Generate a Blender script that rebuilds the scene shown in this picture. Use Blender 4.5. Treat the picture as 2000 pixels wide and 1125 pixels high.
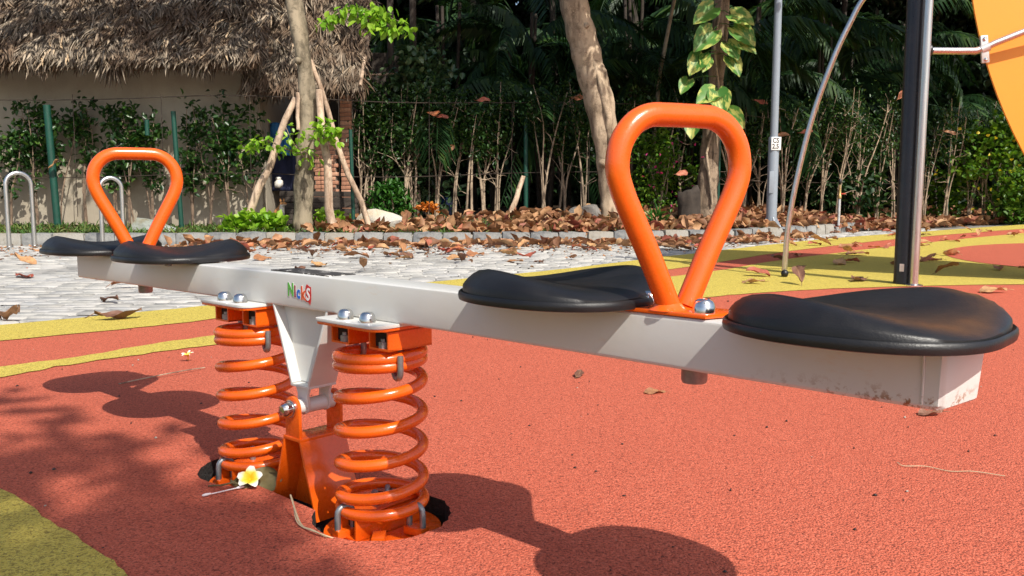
import bpy, bmesh, math, random
import numpy as np
from mathutils import Vector, Matrix, Quaternion
R = math.radians
for o in list(bpy.data.objects): bpy.data.objects.remove(o)
sc = bpy.context.scene
COL = sc.collection
# ------------------------------------------------------------------ camera, sky, sun, exposure
F_PX = 1680.0
cam_d = bpy.data.cameras.new('camera'); cam = bpy.data.objects.new('camera', cam_d); COL.objects.link(cam)
cam_d.sensor_fit = 'HORIZONTAL'; cam_d.sensor_width = 36; cam_d.lens = 36 * F_PX / 2000
cam_d.clip_start = .05; cam_d.clip_end = 2000
cam.location = (0, 0, .65); cam.rotation_euler = (R(90) - math.atan(182.5 / F_PX), 0, 0)
sc.camera = cam
SUN_AZ, SUN_EL = (.51, -.86), R(47.2)
sh = Vector((SUN_AZ[0], SUN_AZ[1], 0)).normalized()
to_sun = Vector((sh.x * math.cos(SUN_EL), sh.y * math.cos(SUN_EL), math.sin(SUN_EL)))
w = bpy.data.worlds.new('World'); sc.world = w; w.use_nodes = True
nt = w.node_tree; bg = nt.nodes['Background']
sky = nt.nodes.new('ShaderNodeTexSky'); sky.sky_type = 'NISHITA'; sky.sun_disc = False
sky.sun_elevation = SUN_EL; sky.sun_rotation = math.atan2(sh.x, sh.y)
sky.air_density = 1.0; sky.dust_density = 2.5
nt.links.new(sky.outputs[0], bg.inputs[0]); bg.inputs[1].default_value = .12
sd = bpy.data.lights.new('sun', 'SUN'); sd.energy = 4.2; sd.angle = R(.55); sd.color = (1, .95, .86)
so = bpy.data.objects.new('sun', sd); COL.objects.link(so)
so.rotation_euler = to_sun.to_track_quat('Z', 'Y').to_euler(); so.location = (3, -6, 9)
vs = sc.view_settings; vs.view_transform = 'Standard'; vs.look = 'None'; vs.gamma = 1; vs.use_curve_mapping = False
vs.exposure = .42
sc.render.engine = 'CYCLES'
rng = np.random.default_rng(11); random.seed(5)

# ------------------------------------------------------------------ materials
def new_mat(name):
    m = bpy.data.materials.new(name); m.use_nodes = True
    return m, m.node_tree, m.node_tree.nodes['Principled BSDF']
def setc(b, c): b.inputs['Base Color'].default_value = (*c, 1)
def coord(t, scale=(1, 1, 1), kind='Object'):
    tc = t.nodes.new('ShaderNodeTexCoord'); mp = t.nodes.new('ShaderNodeMapping'); mp.inputs['Scale'].default_value = scale
    t.links.new(tc.outputs[kind], mp.inputs[0]); return mp.outputs[0]
def noise(t, vec, scale, detail=4, rough=.55):
    n = t.nodes.new('ShaderNodeTexNoise'); n.inputs['Scale'].default_value = scale; n.inputs['Detail'].default_value = detail
    n.inputs['Roughness'].default_value = rough
    if vec is not None: t.links.new(vec, n.inputs['Vector'])
    return n.outputs['Fac']
def ramp(t, fac, stops, interp='LINEAR'):
    r = t.nodes.new('ShaderNodeValToRGB'); r.color_ramp.interpolation = interp
    el = r.color_ramp.elements
    while len(el) < len(stops): el.new(.5)
    for e, (p, c) in zip(el, stops): e.position = p; e.color = (*c, 1) if len(c) == 3 else c
    t.links.new(fac, r.inputs[0]); return r.outputs[0]
def mixc(t, fac, a, b, mode='MIX'):
    m = t.nodes.new('ShaderNodeMix'); m.data_type = 'RGBA'; m.blend_type = mode
    for s, v in ((0, fac), (6, a), (7, b)):
        if isinstance(v, (int, float)): m.inputs[s].default_value = v
        elif isinstance(v, tuple): m.inputs[s].default_value = (*v, 1)
        else: t.links.new(v, m.inputs[s])
    return m.outputs[2]
def bump(t, b, h, strength, dist):
    bp = t.nodes.new('ShaderNodeBump'); bp.inputs['Strength'].default_value = strength; bp.inputs['Distance'].default_value = dist
    t.links.new(h, bp.inputs['Height']); t.links.new(bp.outputs[0], b.inputs['Normal'])
def island(t): return t.nodes.new('ShaderNodeNewGeometry').outputs['Random Per Island']
def sep(t, v):
    s = t.nodes.new('ShaderNodeSeparateXYZ'); t.links.new(v, s.inputs[0]); return s.outputs
def mth(t, op, a, b=0.0):
    m = t.nodes.new('ShaderNodeMath'); m.operation = op
    for i, v in enumerate((a, b)):
        if isinstance(v, (int, float)): m.inputs[i].default_value = v
        else: t.links.new(v, m.inputs[i])
    return m.outputs[0]
def black(v): return (v, v, v)

def m_paint(name, c, rough=.28, dirt=(.05, .04, .03), amt=.12, orange_peel=.15, coat=.4, bscale=260):
    m, t, b = new_mat(name)
    v = coord(t); n = noise(t, v, 9, 6, .65); n2 = noise(t, v, 55, 4)
    f = mth(t, 'MULTIPLY', ramp(t, n, [(.45, black(0)), (.8, black(1))]), amt)
    t.links.new(mixc(t, f, c, dirt), b.inputs['Base Color'])
    t.links.new(ramp(t, n2, [(.3, black(rough * .8)), (.75, black(min(1, rough * 1.5)))]), b.inputs['Roughness'])
    b.inputs['Coat Weight'].default_value = coat; b.inputs['Coat Roughness'].default_value = .15
    bump(t, b, noise(t, v, bscale, 2), orange_peel, .001)
    return m
def m_flat(name, c, rough=.6, metal=0, var=.2, scale=12, bmp=0, bs=80, bd=.003):
    m, t, b = new_mat(name); v = coord(t)
    n = noise(t, v, scale, 5, .6)
    d = tuple(x * (1 - var) for x in c); l = tuple(min(1, x * (1 + var)) for x in c)
    t.links.new(ramp(t, n, [(.3, d), (.7, l)]), b.inputs['Base Color'])
    b.inputs['Roughness'].default_value = rough; b.inputs['Metallic'].default_value = metal
    if bmp: bump(t, b, noise(t, v, bs, 4), bmp, bd)
    return m
def m_steel(name, c=(.74, .73, .71), rough=.28, stretch=(60, 60, 1.5)):
    m, t, b = new_mat(name); v = coord(t, stretch)
    n = noise(t, v, 4, 4)
    t.links.new(ramp(t, n, [(.3, tuple(x * .75 for x in c)), (.7, c)]), b.inputs['Base Color'])
    t.links.new(ramp(t, n, [(.3, black(rough * .8)), (.7, black(rough * 1.4))]), b.inputs['Roughness'])
    b.inputs['Metallic'].default_value = 1
    return m
def m_rubber(name, c, dark, light):
    m, t, b = new_mat(name); v = coord(t)
    vo = t.nodes.new('ShaderNodeTexVoronoi'); vo.inputs['Scale'].default_value = 230; t.links.new(v, vo.inputs['Vector'])
    g = sep(t, vo.outputs['Color'])
    fine = noise(t, v, 190, 3, .7)
    big = noise(t, v, 1.3, 5, .6); mid = noise(t, v, 14, 4, .6)
    col = ramp(t, g[0], [(0, tuple(x * .8 for x in c)), (.5, c), (1, light)])
    # dark pores between the granules
    pores = ramp(t, fine, [(.385, black(1)), (.46, black(0))])
    pores2 = ramp(t, noise(t, v, 85, 3, .8), [(.375, black(1)), (.425, black(0))])
    col = mixc(t, mth(t, 'MULTIPLY', pores, .9), col, dark); col = mixc(t, mth(t, 'MULTIPLY', pores2, .85), col, dark)
    specks = ramp(t, noise(t, v, 61, 2, .4), [(.27, black(1)), (.30, black(0))])
    col = mixc(t, mth(t, 'MULTIPLY', specks, .55), col, tuple(x * .5 for x in dark))
    col = mixc(t, ramp(t, big, [(.35, black(0)), (.75, black(.22))]), col, tuple(x * .72 for x in c))
    col = mixc(t, ramp(t, mid, [(.5, black(0)), (.85, black(.18))]), col, tuple(x * .7 for x in c))
    t.links.new(col, b.inputs['Base Color']); b.inputs['Roughness'].default_value = .85
    b.inputs['Specular IOR Level'].default_value = .3
    h = mth(t, 'ADD', mth(t, 'MULTIPLY', vo.outputs['Distance'], -1.2), fine)
    bump(t, b, h, .7, .004)
    return m
def m_leaf(name, stops, rough=.45, trans=.35, tcol=None, spec=.5, nscale=0):
    m, t, b = new_mat(name)
    col = ramp(t, island(t), stops)
    if nscale: col = mixc(t, ramp(t, noise(t, coord(t), nscale, 3), [(.35, black(.5)), (.65, black(0))]), col, tuple(x * .5 for x in stops[0][1]))
    t.links.new(col, b.inputs['Base Color']); b.inputs['Roughness'].default_value = rough
    b.inputs['Specular IOR Level'].default_value = spec
    if trans:
        tr = t.nodes.new('ShaderNodeBsdfTranslucent'); t.links.new(mixc(t, 1.0, col, tcol or (1.0, 1.0, .55), 'MULTIPLY'), tr.inputs[0])
        mx = t.nodes.new('ShaderNodeMixShader'); mx.inputs[0].default_value = trans
        t.links.new(b.outputs[0], mx.inputs[1]); t.links.new(tr.outputs[0], mx.inputs[2])
        t.links.new(mx.outputs[0], t.nodes['Material Output'].inputs[0])
    return m
def m_bark(name, a, c, scale=6, stretch=(1, 1, .25), bd=.02, moss=None):
    m, t, b = new_mat(name); v = coord(t, stretch); n = noise(t, v, scale * 3, 6, .7); n2 = noise(t, v, scale, 4)
    col = mixc(t, ramp(t, n2, [(.42, black(0)), (.6, black(1))]), ramp(t, n, [(.38, a), (.62, c)]), tuple(x * 1.3 for x in c))
    vo = t.nodes.new('ShaderNodeTexVoronoi'); vo.inputs['Scale'].default_value = scale * 1.7; t.links.new(v, vo.inputs['Vector'])
    col = mixc(t, ramp(t, vo.outputs['Distance'], [(.10, black(.75)), (.26, black(0))]), col, tuple(x * .35 for x in a))
    col = mixc(t, ramp(t, noise(t, coord(t), scale * 1.3, 6, .75), [(.5, black(0)), (.62, black(.7))]), col, tuple(x * .75 for x in a))
    col = mixc(t, ramp(t, noise(t, coord(t, (1, 1, 2)), scale * 9, 3, .6), [(.62, black(0)), (.68, black(.6))]), col, tuple(min(1, x * 1.5) for x in c))
    t.links.new(col, b.inputs['Base Color']); b.inputs['Roughness'].default_value = .9
    bump(t, b, n, 1.0, bd); return m

M = {}
M['orange'] = m_paint('orange_enamel', (.80, .115, .006), .24, (.50, .07, .01), .15)
M['white'] = None
M['galv'] = m_flat('galvanised_steel', (.30, .31, .32), .45, .75, .25, 60)
M['chrome'] = m_steel('polished_steel', (.78, .77, .75), .16, (1, 1, 1))
M['steel'] = m_steel('brushed_steel')
M['shadow_black'] = m_flat('tube_shade_black', (.02, .015, .012), .8)  # near-black colour painting the shade within the open square tubes
def white_paint():
    m, t, b = new_mat('white_enamel_worn'); v = coord(t); s = sep(t, v)
    base = (.63, .625, .595)
    n = noise(t, v, 6, 6, .65)
    col = mixc(t, mth(t, 'MULTIPLY', ramp(t, n, [(.5, black(0)), (.8, black(1))]), .25), base, (.62, .55, .42))
    # rusty drips and bare spots towards the near end and lower edge of the tube
    lowedge = ramp(t, s[2], [(.405, black(1)), (.425, black(0))])
    nearend = ramp(t, mth(t, 'MULTIPLY', s[0], .5), [(.48, black(0)), (.60, black(1))])
    spots = ramp(t, noise(t, v, 75, 5, .75), [(.53, black(0)), (.60, black(1))])
    f = mth(t, 'MULTIPLY', mth(t, 'MULTIPLY', lowedge, nearend), spots)
    col = mixc(t, f, col, (.25, .09, .02))
    stain = mth(t, 'MULTIPLY', ramp(t, noise(t, coord(t, (4, 1, 14)), 2.2, 5, .7), [(.60, black(0)), (.72, black(1))]), .30)
    col = mixc(t, stain, col, (.60, .40, .22))
    t.links.new(col, b.inputs['Base Color']); b.inputs['Roughness'].default_value = .36
    b.inputs['Coat Weight'].default_value = .25; b.inputs['Coat Roughness'].default_value = .3
    bump(t, b, noise(t, v, 60, 4, .7), .12, .002)
    return m
M['white'] = white_paint()
def black_plastic():
    m, t, b = new_mat('black_moulded_plastic'); v = coord(t)
    n = noise(t, v, 10, 5, .6)
    t.links.new(ramp(t, n, [(.3, (.006, .006, .007)), (.75, (.013, .012, .012))]), b.inputs['Base Color'])
    t.links.new(ramp(t, noise(t, v, 30, 4), [(.3, black(.36)), (.7, black(.5))]), b.inputs['Roughness'])
    b.inputs['Specular IOR Level'].default_value = .45
    bump(t, b, noise(t, v, 420, 2, .6), .28, .0012)
    return m
M['seat'] = black_plastic()
M['red'] = m_rubber('red_rubber_granules', (.57, .125, .068), (.13, .028, .018), (.68, .18, .105))
M['yellow'] = m_rubber('yellow_rubber_granules', (.62, .48, .085), (.20, .14, .03), (.70, .57, .13))

# ------------------------------------------------------------------ mesh helpers
class MB:
    def __init__(s): s.v = []; s.f = []
    def add(s, vs, fs):
        o = len(s.v); s.v += [tuple(map(float, p)) for p in vs]; s.f += [tuple(i + o for i in f) for f in fs]; return s
    def box(s, c, sz, rz=0, ry=0, rx=0):
        m = Matrix.Translation(c) @ Matrix.Rotation(rz, 4, 'Z') @ Matrix.Rotation(ry, 4, 'Y') @ Matrix.Rotation(rx, 4, 'X')
        vs = [m @ Vector((sz[0] * (i - .5), sz[1] * (j - .5), sz[2] * (k - .5))) for i in (0, 1) for j in (0, 1) for k in (0, 1)]
        return s.add(vs, [(0, 1, 3, 2), (4, 6, 7, 5), (0, 4, 5, 1), (2, 3, 7, 6), (0, 2, 6, 4), (1, 5, 7, 3)])
    def hexa(s, bot, top):
        return s.add(list(bot) + list(top), [(3, 2, 1, 0), (4, 5, 6, 7), (0, 1, 5, 4), (1, 2, 6, 5), (2, 3, 7, 6), (3, 0, 4, 7)])
    def prism(s, poly, axis, lo, hi):          # poly in the other two axes, extruded along axis
        n = len(poly); P = []
        for h in (lo, hi):
            for a, b in poly:
                P.append({'x': (h, a, b), 'y': (a, h, b), 'z': (a, b, h)}[axis])
        fs = [tuple(range(n)), tuple(reversed(range(n, 2 * n)))] + [((i + 1) % n, i, i + n, (i + 1) % n + n) for i in range(n)]
        return s.add(P, fs)
    def tube(s, path, rad, n=12, caps=True, closed=False):
        P = [Vector(p) for p in path]; k = len(P)
        if isinstance(rad, (int, float)): rad = [rad] * k
        T = []
        for i in range(k):
            a = P[(i - 1) % k] if (i > 0 or closed) else P[i]; b = P[(i + 1) % k] if (i < k - 1 or closed) else P[i]
            d = b - a; T.append(d.normalized() if d.length > 1e-9 else Vector((0, 0, 1)))
        up = Vector((0, 0, 1)) if abs(T[0].z) < .9 else Vector((1, 0, 0))
        N = (up - T[0] * up.dot(T[0])).normalized(); vs = []
        for i in range(k):
            if i: 
                N = (N - T[i] * N.dot(T[i]))
                N = N.normalized() if N.length > 1e-6 else T[i].orthogonal().normalized()
            B = T[i].cross(N)
            for j in range(n):
                a = 2 * math.pi * j / n; vs.append(P[i] + (N * math.cos(a) + B * math.sin(a)) * rad[i])
        fs = []
        for i in range(k if closed else k - 1):
            for j in range(n):
                a = i * n + j; b = i * n + (j + 1) % n; c = ((i + 1) % k) * n
                fs.append((a, b, c + (j + 1) % n, c + j))
        if caps and not closed: fs += [tuple(reversed(range(n))), tuple(range((k - 1) * n, k * n))]
        return s.add(vs, fs)
    def lathe(s, prof, c=(0, 0, 0), n=24, axis='z', tilt=None):
        vs = []; k = len(prof)
        for (r, h) in prof:
            for j in range(n):
                a = 2 * math.pi * j / n; x, y = r * math.cos(a), r * math.sin(a)
                p = Vector({'z': (x, y, h), 'y': (x, h, -y), 'x': (h, x, y)}[axis])
                if tilt is not None: p = tilt @ p
                vs.append(p + Vector(c))
        fs = [(i * n + j, i * n + (j + 1) % n, (i + 1) * n + (j + 1) % n, (i + 1) * n + j) for i in range(k - 1) for j in range(n)]
        fs += [tuple(reversed(range(n))), tuple(range((k - 1) * n, k * n))]
        return s.add(vs, fs)
    def mesh(s, name, smooth=40, bevel=0, seg=2):
        me = bpy.data.meshes.new(name); me.from_pydata(s.v, [], s.f)
        bm = bmesh.new(); bm.from_mesh(me)
        bmesh.ops.recalc_face_normals(bm, faces=bm.faces)
        if bevel:
            ed = [e for e in bm.edges if len(e.link_faces) == 2 and e.calc_face_angle() > R(30)]
            bmesh.ops.bevel(bm, geom=ed, offset=bevel, segments=seg, affect='EDGES', profile=.6, clamp_overlap=True)
        bm.to_mesh(me); bm.free(); me.shade_smooth()
        if smooth < 180: me.set_sharp_from_angle(angle=R(smooth))
        return me
    def build(s, name, mat, parent=None, smooth=40, bevel=0, seg=2):
        return link(name, s.mesh(name, smooth, bevel, seg), mat, parent)
def link(name, me, mat=None, parent=None, loc=None, rot=None, sc_=None):
    o = bpy.data.objects.new(name, me); COL.objects.link(o)
    if mat is not None and not me.materials: me.materials.append(mat)
    if parent is not None: o.parent = parent
    if loc is not None: o.location = loc
    if rot is not None: o.rotation_euler = rot
    if sc_ is not None: o.scale = sc_
    return o
def tag(o, label, cat, group=None):
    o['label'] = label; o['category'] = cat
    if group: o['group'] = group
    return o
def thing(name, label, cat, loc=(0, 0, 0), rz=0, group=None):
    o = bpy.data.objects.new(name, None); COL.objects.link(o); o.location = loc; o.rotation_euler = (0, 0, rz); o.empty_display_size = .1
    return tag(o, label, cat, group)
def struct(o): o['kind'] = 'structure'; return o
def stuff(o): o['kind'] = 'stuff'; return o
def np_mesh(name, V, Fc):                      # V (n,3) float, Fc (m,3|4) int
    me = bpy.data.meshes.new(name); V = np.ascontiguousarray(V, np.float32); Fc = np.ascontiguousarray(Fc, np.int32)
    k = Fc.shape[1]; me.vertices.add(len(V)); me.vertices.foreach_set('co', V.ravel())
    me.loops.add(Fc.size); me.loops.foreach_set('vertex_index', Fc.ravel())
    me.polygons.add(len(Fc)); me.polygons.foreach_set('loop_start', np.arange(0, Fc.size, k, dtype=np.int32))
    me.polygons.foreach_set('loop_total', np.full(len(Fc), k, np.int32))
    me.update(calc_edges=True); me.validate(); return me
def unit(a): return a / (np.linalg.norm(a, axis=-1, keepdims=True) + 1e-9)
def leaf_arrays(P, D, L, Wd, fold=.25, roll=None, droop=.15):
    n = len(P); D = unit(D); up = np.tile([0., 0, 1], (n, 1)) + rng.normal(0, .45 if roll is None else roll, (n, 3))
    S = unit(np.cross(D, up)); N = np.cross(S, D)
    L = np.broadcast_to(np.asarray(L, float), (n,))[:, None]; Wd = np.broadcast_to(np.asarray(Wd, float), (n,))[:, None]
    a = P; mid = P + D * L * .5 ; tip = P + D * L - N * L * droop
    l1 = P + D * L * .28 + S * Wd * .40 + N * Wd * fold; r1 = P + D * L * .28 - S * Wd * .40 + N * Wd * fold
    l2 = P + D * L * .62 + S * Wd * .48 + N * (Wd * fold - L * droop * .3); r2 = P + D * L * .62 - S * Wd * .48 + N * (Wd * fold - L * droop * .3)
    V = np.stack([a, l1, l2, tip, r2, r1], 1).reshape(-1, 3); b = np.arange(n)[:, None] * 6
    Fq = np.concatenate([b + [[0, 1, 2, 3]], b + [[0, 3, 4, 5]]], 0)
    return V, Fq
def cat_meshes(parts):
    Vs, Fs, o = [], [], 0
    for V, Fq in parts: Vs.append(V); Fs.append(Fq + o); o += len(V)
    return np.concatenate(Vs), np.concatenate(Fs)
def rdir(n, up=0.0):
    d = rng.normal(0, 1, (n, 3)); d[:, 2] += up; return unit(d)

# ------------------------------------------------------------------ the ground
def fill_poly(name, loops, z, mat, wall=0):
    bm = bmesh.new()
    for lp in loops:
        vs = [bm.verts.new((x, y, z)) for x, y in lp]
        es = [bm.edges.new((vs[i], vs[(i + 1) % len(vs)])) for i in range(len(vs))]
    bmesh.ops.triangle_fill(bm, use_beauty=True, use_dissolve=False, edges=bm.edges[:])
    for f in bm.faces:
        if f.normal.z < 0: f.normal_flip()
    if wall:
        ed = [e for e in bm.edges if e.is_boundary]
        r = bmesh.ops.extrude_edge_only(bm, edges=ed)
        for v in r['geom']:
            if isinstance(v, bmesh.types.BMVert): v.co.z -= wall
    me = bpy.data.meshes.new(name); bm.to_mesh(me); bm.free()
    return link(name, me, mat)
def spline(pts, n=8):                        # Catmull-Rom through 2-D / 3-D points
    P = [np.array(p, float) for p in pts]; P = [2 * P[0] - P[1]] + P + [2 * P[-1] - P[-2]]; out = []
    for i in range(1, len(P) - 2):
        for k in range(n):
            t = k / n; a, b, c, d = P[i - 1:i + 3]
            out.append(.5 * ((2 * b) + (c - a) * t + (2 * a - 5 * b + 4 * c - d) * t * t + (3 * b - a - 3 * c + d) * t ** 3))
    out.append(P[-2]); return [tuple(map(float, p)) for p in out]
soil_m = m_flat('dark_soil', (.075, .05, .032), .95, 0, .45, 3, .8, 25, .03)
g = MB().add([(-400, -400, -.14), (400, -400, -.14), (400, 400, -.14), (-400, 400, -.14)], [(0, 1, 2, 3)]).build('ground', soil_m); struct(g)

# see-saw frame: x along the beam to the near end, y away from the camera side
TH = R(48.09); SD = Vector((math.sin(TH), -math.cos(TH), 0)); SN = Vector((math.cos(TH), math.sin(TH), 0))
SC = Vector((-.414, 1.7936, 0)) + SN * .0375
SRZ = math.atan2(SD.y, SD.x)
def SW(s, wv, z=0): return SC + SD * s + SN * wv + Vector((0, 0, z))

A_up = [(-6.5, 1.2), (-4.2, 2.9), (-3.2, 3.65), (-2.55, 4.25), (-2.08, 4.72), (-1.77, 5.02), (-1.33, 5.54), (-.52, 6.47), (.0, 7.0), (.44, 7.5), (1.03, 8.25), (1.63, 9.06), (2.1, 9.6), (3.37, 11.2), (5.16, 13.2), (9.15, 16.93), (12.5, 19.9), (18, 24)]
A_lo = [(-6.0, .9), (-4.0, 2.4), (-2.9, 3.25), (-2.28, 3.78), (-1.84, 4.16), (-1.55, 4.48), (-1.09, 5.05), (.0, 6.17), (1.05, 7.1), (1.88, 8.11), (3.27, 9.97), (5.96, 12.93), (9.76, 16.42), (13, 19.2), (18, 23)]
C_up = [(-5, 0.2), (-3.4, 1.9), (-2.4, 2.75), (-1.94, 3.2), (-1.71, 3.45), (-1.57, 3.70), (-1.36, 3.95), (-1.21, 4.08), (-.57, 4.75), (.34, 5.74), (1.17, 6.7), (1.81, 7.4), (2.88, 8.77), (5.17, 11.2), (8.38, 14.3), (12, 17.5)]
C_lo = [(-4.6, 0.0), (-3.2, 1.7), (-2.2, 2.62), (-1.83, 3.02), (-1.70, 3.24), (-1.47, 3.5), (-1.27, 3.69), (-1.06, 3.88), (-.26, 4.42), (.5, 4.95), (1.23, 5.42), (1.75, 5.72), (2.51, 6.0), (3.71, 6.21), (6, 6.3), (12, 6.6)]
sA_up, sA_lo, sC_up, sC_lo = (spline(p, 6) for p in (A_up, A_lo, C_up, C_lo))
def wob(pts, a=.006):
    return [(x + rng.normal(0, a), y + rng.normal(0, a)) for x, y in pts]
sA_up, sA_lo, sC_up, sC_lo = (wob(p) for p in (sA_up, sA_lo, sC_up, sC_lo))
# recess round the spring feet
def hole_loop():
    out = []; a1 = math.asin(.078 / .14)
    for k in range(41):
        a = -math.pi + a1 + k / 40 * (2 * math.pi - 2 * a1); out.append((.172 + .14 * math.cos(a), -.008 + .14 * math.sin(a)))
    for k in range(41):
        a = a1 + k / 40 * (2 * math.pi - 2 * a1); out.append((-.288 + .137 * math.cos(a), -.008 + .137 * math.sin(a)))
    r = []
    for s, wv in out:
        p = SW(s, wv); r.append((p.x + rng.normal(0, .0015), p.y + rng.normal(0, .0015)))
    return r
HOLE = hole_loop()
outer = [(-6.5, -14), (16, -14), (18, 24)] + list(reversed(sA_up[:-1]))
red = fill_poly('rubber_surface', [outer, HOLE], 0, M['red']); struct(red)
nh = len(HOLE); rw = MB().add([(x, y, 0) for x, y in HOLE] + [(x, y, -.075) for x, y in HOLE], [(i, (i + 1) % nh, nh + (i + 1) % nh, nh + i) for i in range(nh)]).build('recess_wall', m_flat('black_rubber_base', (.022, .019, .018), .95, 0, .5, 90, 1, 120, .01)); struct(rw)
yb = fill_poly('yellow_band', [sA_up + list(reversed(sA_lo))], .0035, M['yellow']); struct(yb)
cb = fill_poly('yellow_band', [sC_up + [(14, 14)] + list(reversed(sC_lo))], .0035, M['yellow']); struct(cb)
ell = [(6.3 + 2.6 * math.cos(a) * .62 + .9 * math.sin(a), 9.3 + 2.2 * math.sin(a)) for a in np.linspace(0, 2 * math.pi, 48, endpoint=False)]
rd = fill_poly('red_disc', [ell], .007, M['red']); struct(rd)
bl = [(-6, -3), (.2, -3), (-.1, .4), (-.42, 1.1)] + spline([(-.55, 1.31), (-.65, 1.41), (-.78, 1.53), (-.95, 1.68), (-1.13, 1.84), (-1.6, 2.15), (-2.6, 2.4)], 6) + [(-4, 1.6), (-5, -.5)]
yb2 = fill_poly('yellow_band', [wob(bl, .003)], .0035, M['yellow']); struct(yb2)
grav_m = m_flat('black_gravel', (.018, .017, .016), .9, 0, .5, 120, 1, 160, .01)
gp = MB().add([tuple(SW(s, wv, -.062)) for s, wv in ((-.5, -.22), (.4, -.22), (.4, .22), (-.5, .22))], [(0, 1, 2, 3)]).build('recess_floor', grav_m); struct(gp)
# loose black gravel in the recess
def gravel():
    P = []; 
    while len(P) < 900:
        s, wv = rng.uniform(-.43, .33), rng.uniform(-.16, .15)
        if (s - .172) ** 2 + (wv + .012) ** 2 < .136 ** 2 or (s + .288) ** 2 + (wv + .012) ** 2 < .132 ** 2: P.append(tuple(SW(s, wv, -.06 + rng.uniform(0, .018))))
    P = np.array(P); n = len(P); r = rng.uniform(.003, .009, n)
    o = np.array([[1, 0, 0], [0, 1, 0], [-1, 0, 0], [0, -1, 0], [0, 0, 1], [0, 0, -1]], float)
    V = P[:, None] + o[None] * r[:, None, None] * rng.uniform(.6, 1.2, (n, 6, 1)); b = np.arange(n)[:, None] * 6
    Fq = np.concatenate([b + [[a, c, d]] for a, c, d in ((0, 1, 4), (1, 2, 4), (2, 3, 4), (3, 0, 4), (1, 0, 5), (2, 1, 5), (3, 2, 5), (0, 3, 5))])
    return stuff(link('gravel', np_mesh('gravel', V.reshape(-1, 3), Fq), grav_m))
tag(gravel(), 'loose black gravel in the recess round the spring feet', 'gravel')

# kerb line and raised bed
KX = np.array([-16, -8, -6.3, -3, -.7, 1, 2.2, 3.2, 4.05, 4.9, 5.8, 7, 9.3, 13, 20.])
KY = np.array([11.2, 11.15, 11.2, 11.45, 11.5, 11.75, 12.15, 12.6, 13.25, 14.15, 15.2, 16.3, 18.4, 21.6, 26.])
def kerb_y(x): return np.interp(x, KX, KY)
def bed_z(x, y):
    d = np.clip((y - kerb_y(x) - .1) / 4.5, 0, 1); rise = np.interp(x, [-6, -3, 0, 2.5, 6, 10], [.04, .07, .20, .27, .25, .22])
    s = d * d * (3 - 2 * d)
    return np.interp(x, [5.6, 7.2], [.125, .012]) + rise * s + .02 * np.sin(x * 1.7 + y) * d
# paving: slightly uneven stone setts, dark joints
pave_m = m_flat('paving_bed_mortar', (.20, .19, .175), .95, 0, .3, 5, .5, 60, .01)
def sett_mat():
    m, t, b = new_mat('grey_stone_sett'); v = coord(t)
    col = ramp(t, island(t), [(0, (.28, .27, .25)), (.4, (.40, .39, .36)), (.75, (.47, .45, .42)), (1, (.34, .34, .335))])
    col = mixc(t, ramp(t, noise(t, v, 9, 6, .7), [(.4, black(0)), (.7, black(.5))]), col, (.52, .49, .44))
    col = mixc(t, ramp(t, noise(t, v, 1.1, 4, .6), [(.52, black(0)), (.68, black(.65))]), col, (.15, .145, .14))
    t.links.new(col, b.inputs['Base Color']); b.inputs['Roughness'].default_value = .8
    bump(t, b, noise(t, v, 35, 6, .7), .7, .012); return m
pv = [(-16, 1.5)] + [(-6.5, 1.2)] + [(x + .15 * 0, y) for x, y in sA_up if x < 17] 
kerb_line = [(float(x), float(kerb_y(x)) + .05) for x in np.linspace(17, -16, 60)]
base = fill_poly('paving', [[(-16, -2), (-6.6, 1.1)] + [(x + .02, y - .02) for x, y in A_up[1:-1]] + kerb_line], -.03, pave_m); struct(base)
def setts():
    V, Fq = [], []; n = 0
    AX = np.array([p[0] for p in A_up]); AY = np.array([p[1] for p in A_up])
    y = 2.4; row = 0
    while y < 17:
        dy = .115; x = -10 + (row % 2) * .1 + rng.uniform(-.02, .02)
        while x < 8:
            dx = .2 + rng.uniform(-.01, .01); cx, cy = x + dx / 2, y + dy / 2
            if cy > np.interp(cx, AX, AY) - .08 and cy < kerb_y(cx) - .02:
                z = -.009 + rng.normal(0, .0035); tl = rng.normal(0, .012, 2); h = .004
                for (px, py, ins) in ((0, 0, 0), (1, 0, 0), (1, 1, 0), (0, 1, 0), (0, 0, 1), (1, 0, 1), (1, 1, 1), (0, 1, 1)):
                    g_ = h + ins * .008; qx = x + (g_ if px == 0 else dx - g_); qy = y + (g_ if py == 0 else dy - g_)
                    V.append((qx, qy, (z if ins else z - .012) + (qx - cx) * tl[0] + (qy - cy) * tl[1]))
                Fq += [(n + 4, n + 5, n + 6, n + 7), (n, n + 1, n + 5, n + 4), (n + 1, n + 2, n + 6, n + 5), (n + 2, n + 3, n + 7, n + 6), (n + 3, n, n + 4, n + 7)]; n += 8
            x += dx
        y += dy; row += 1
    o = link('stone_setts', np_mesh('stone_setts', np.array(V), np.array(Fq)), sett_mat(), base); return stuff(o)
setts()
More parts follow.
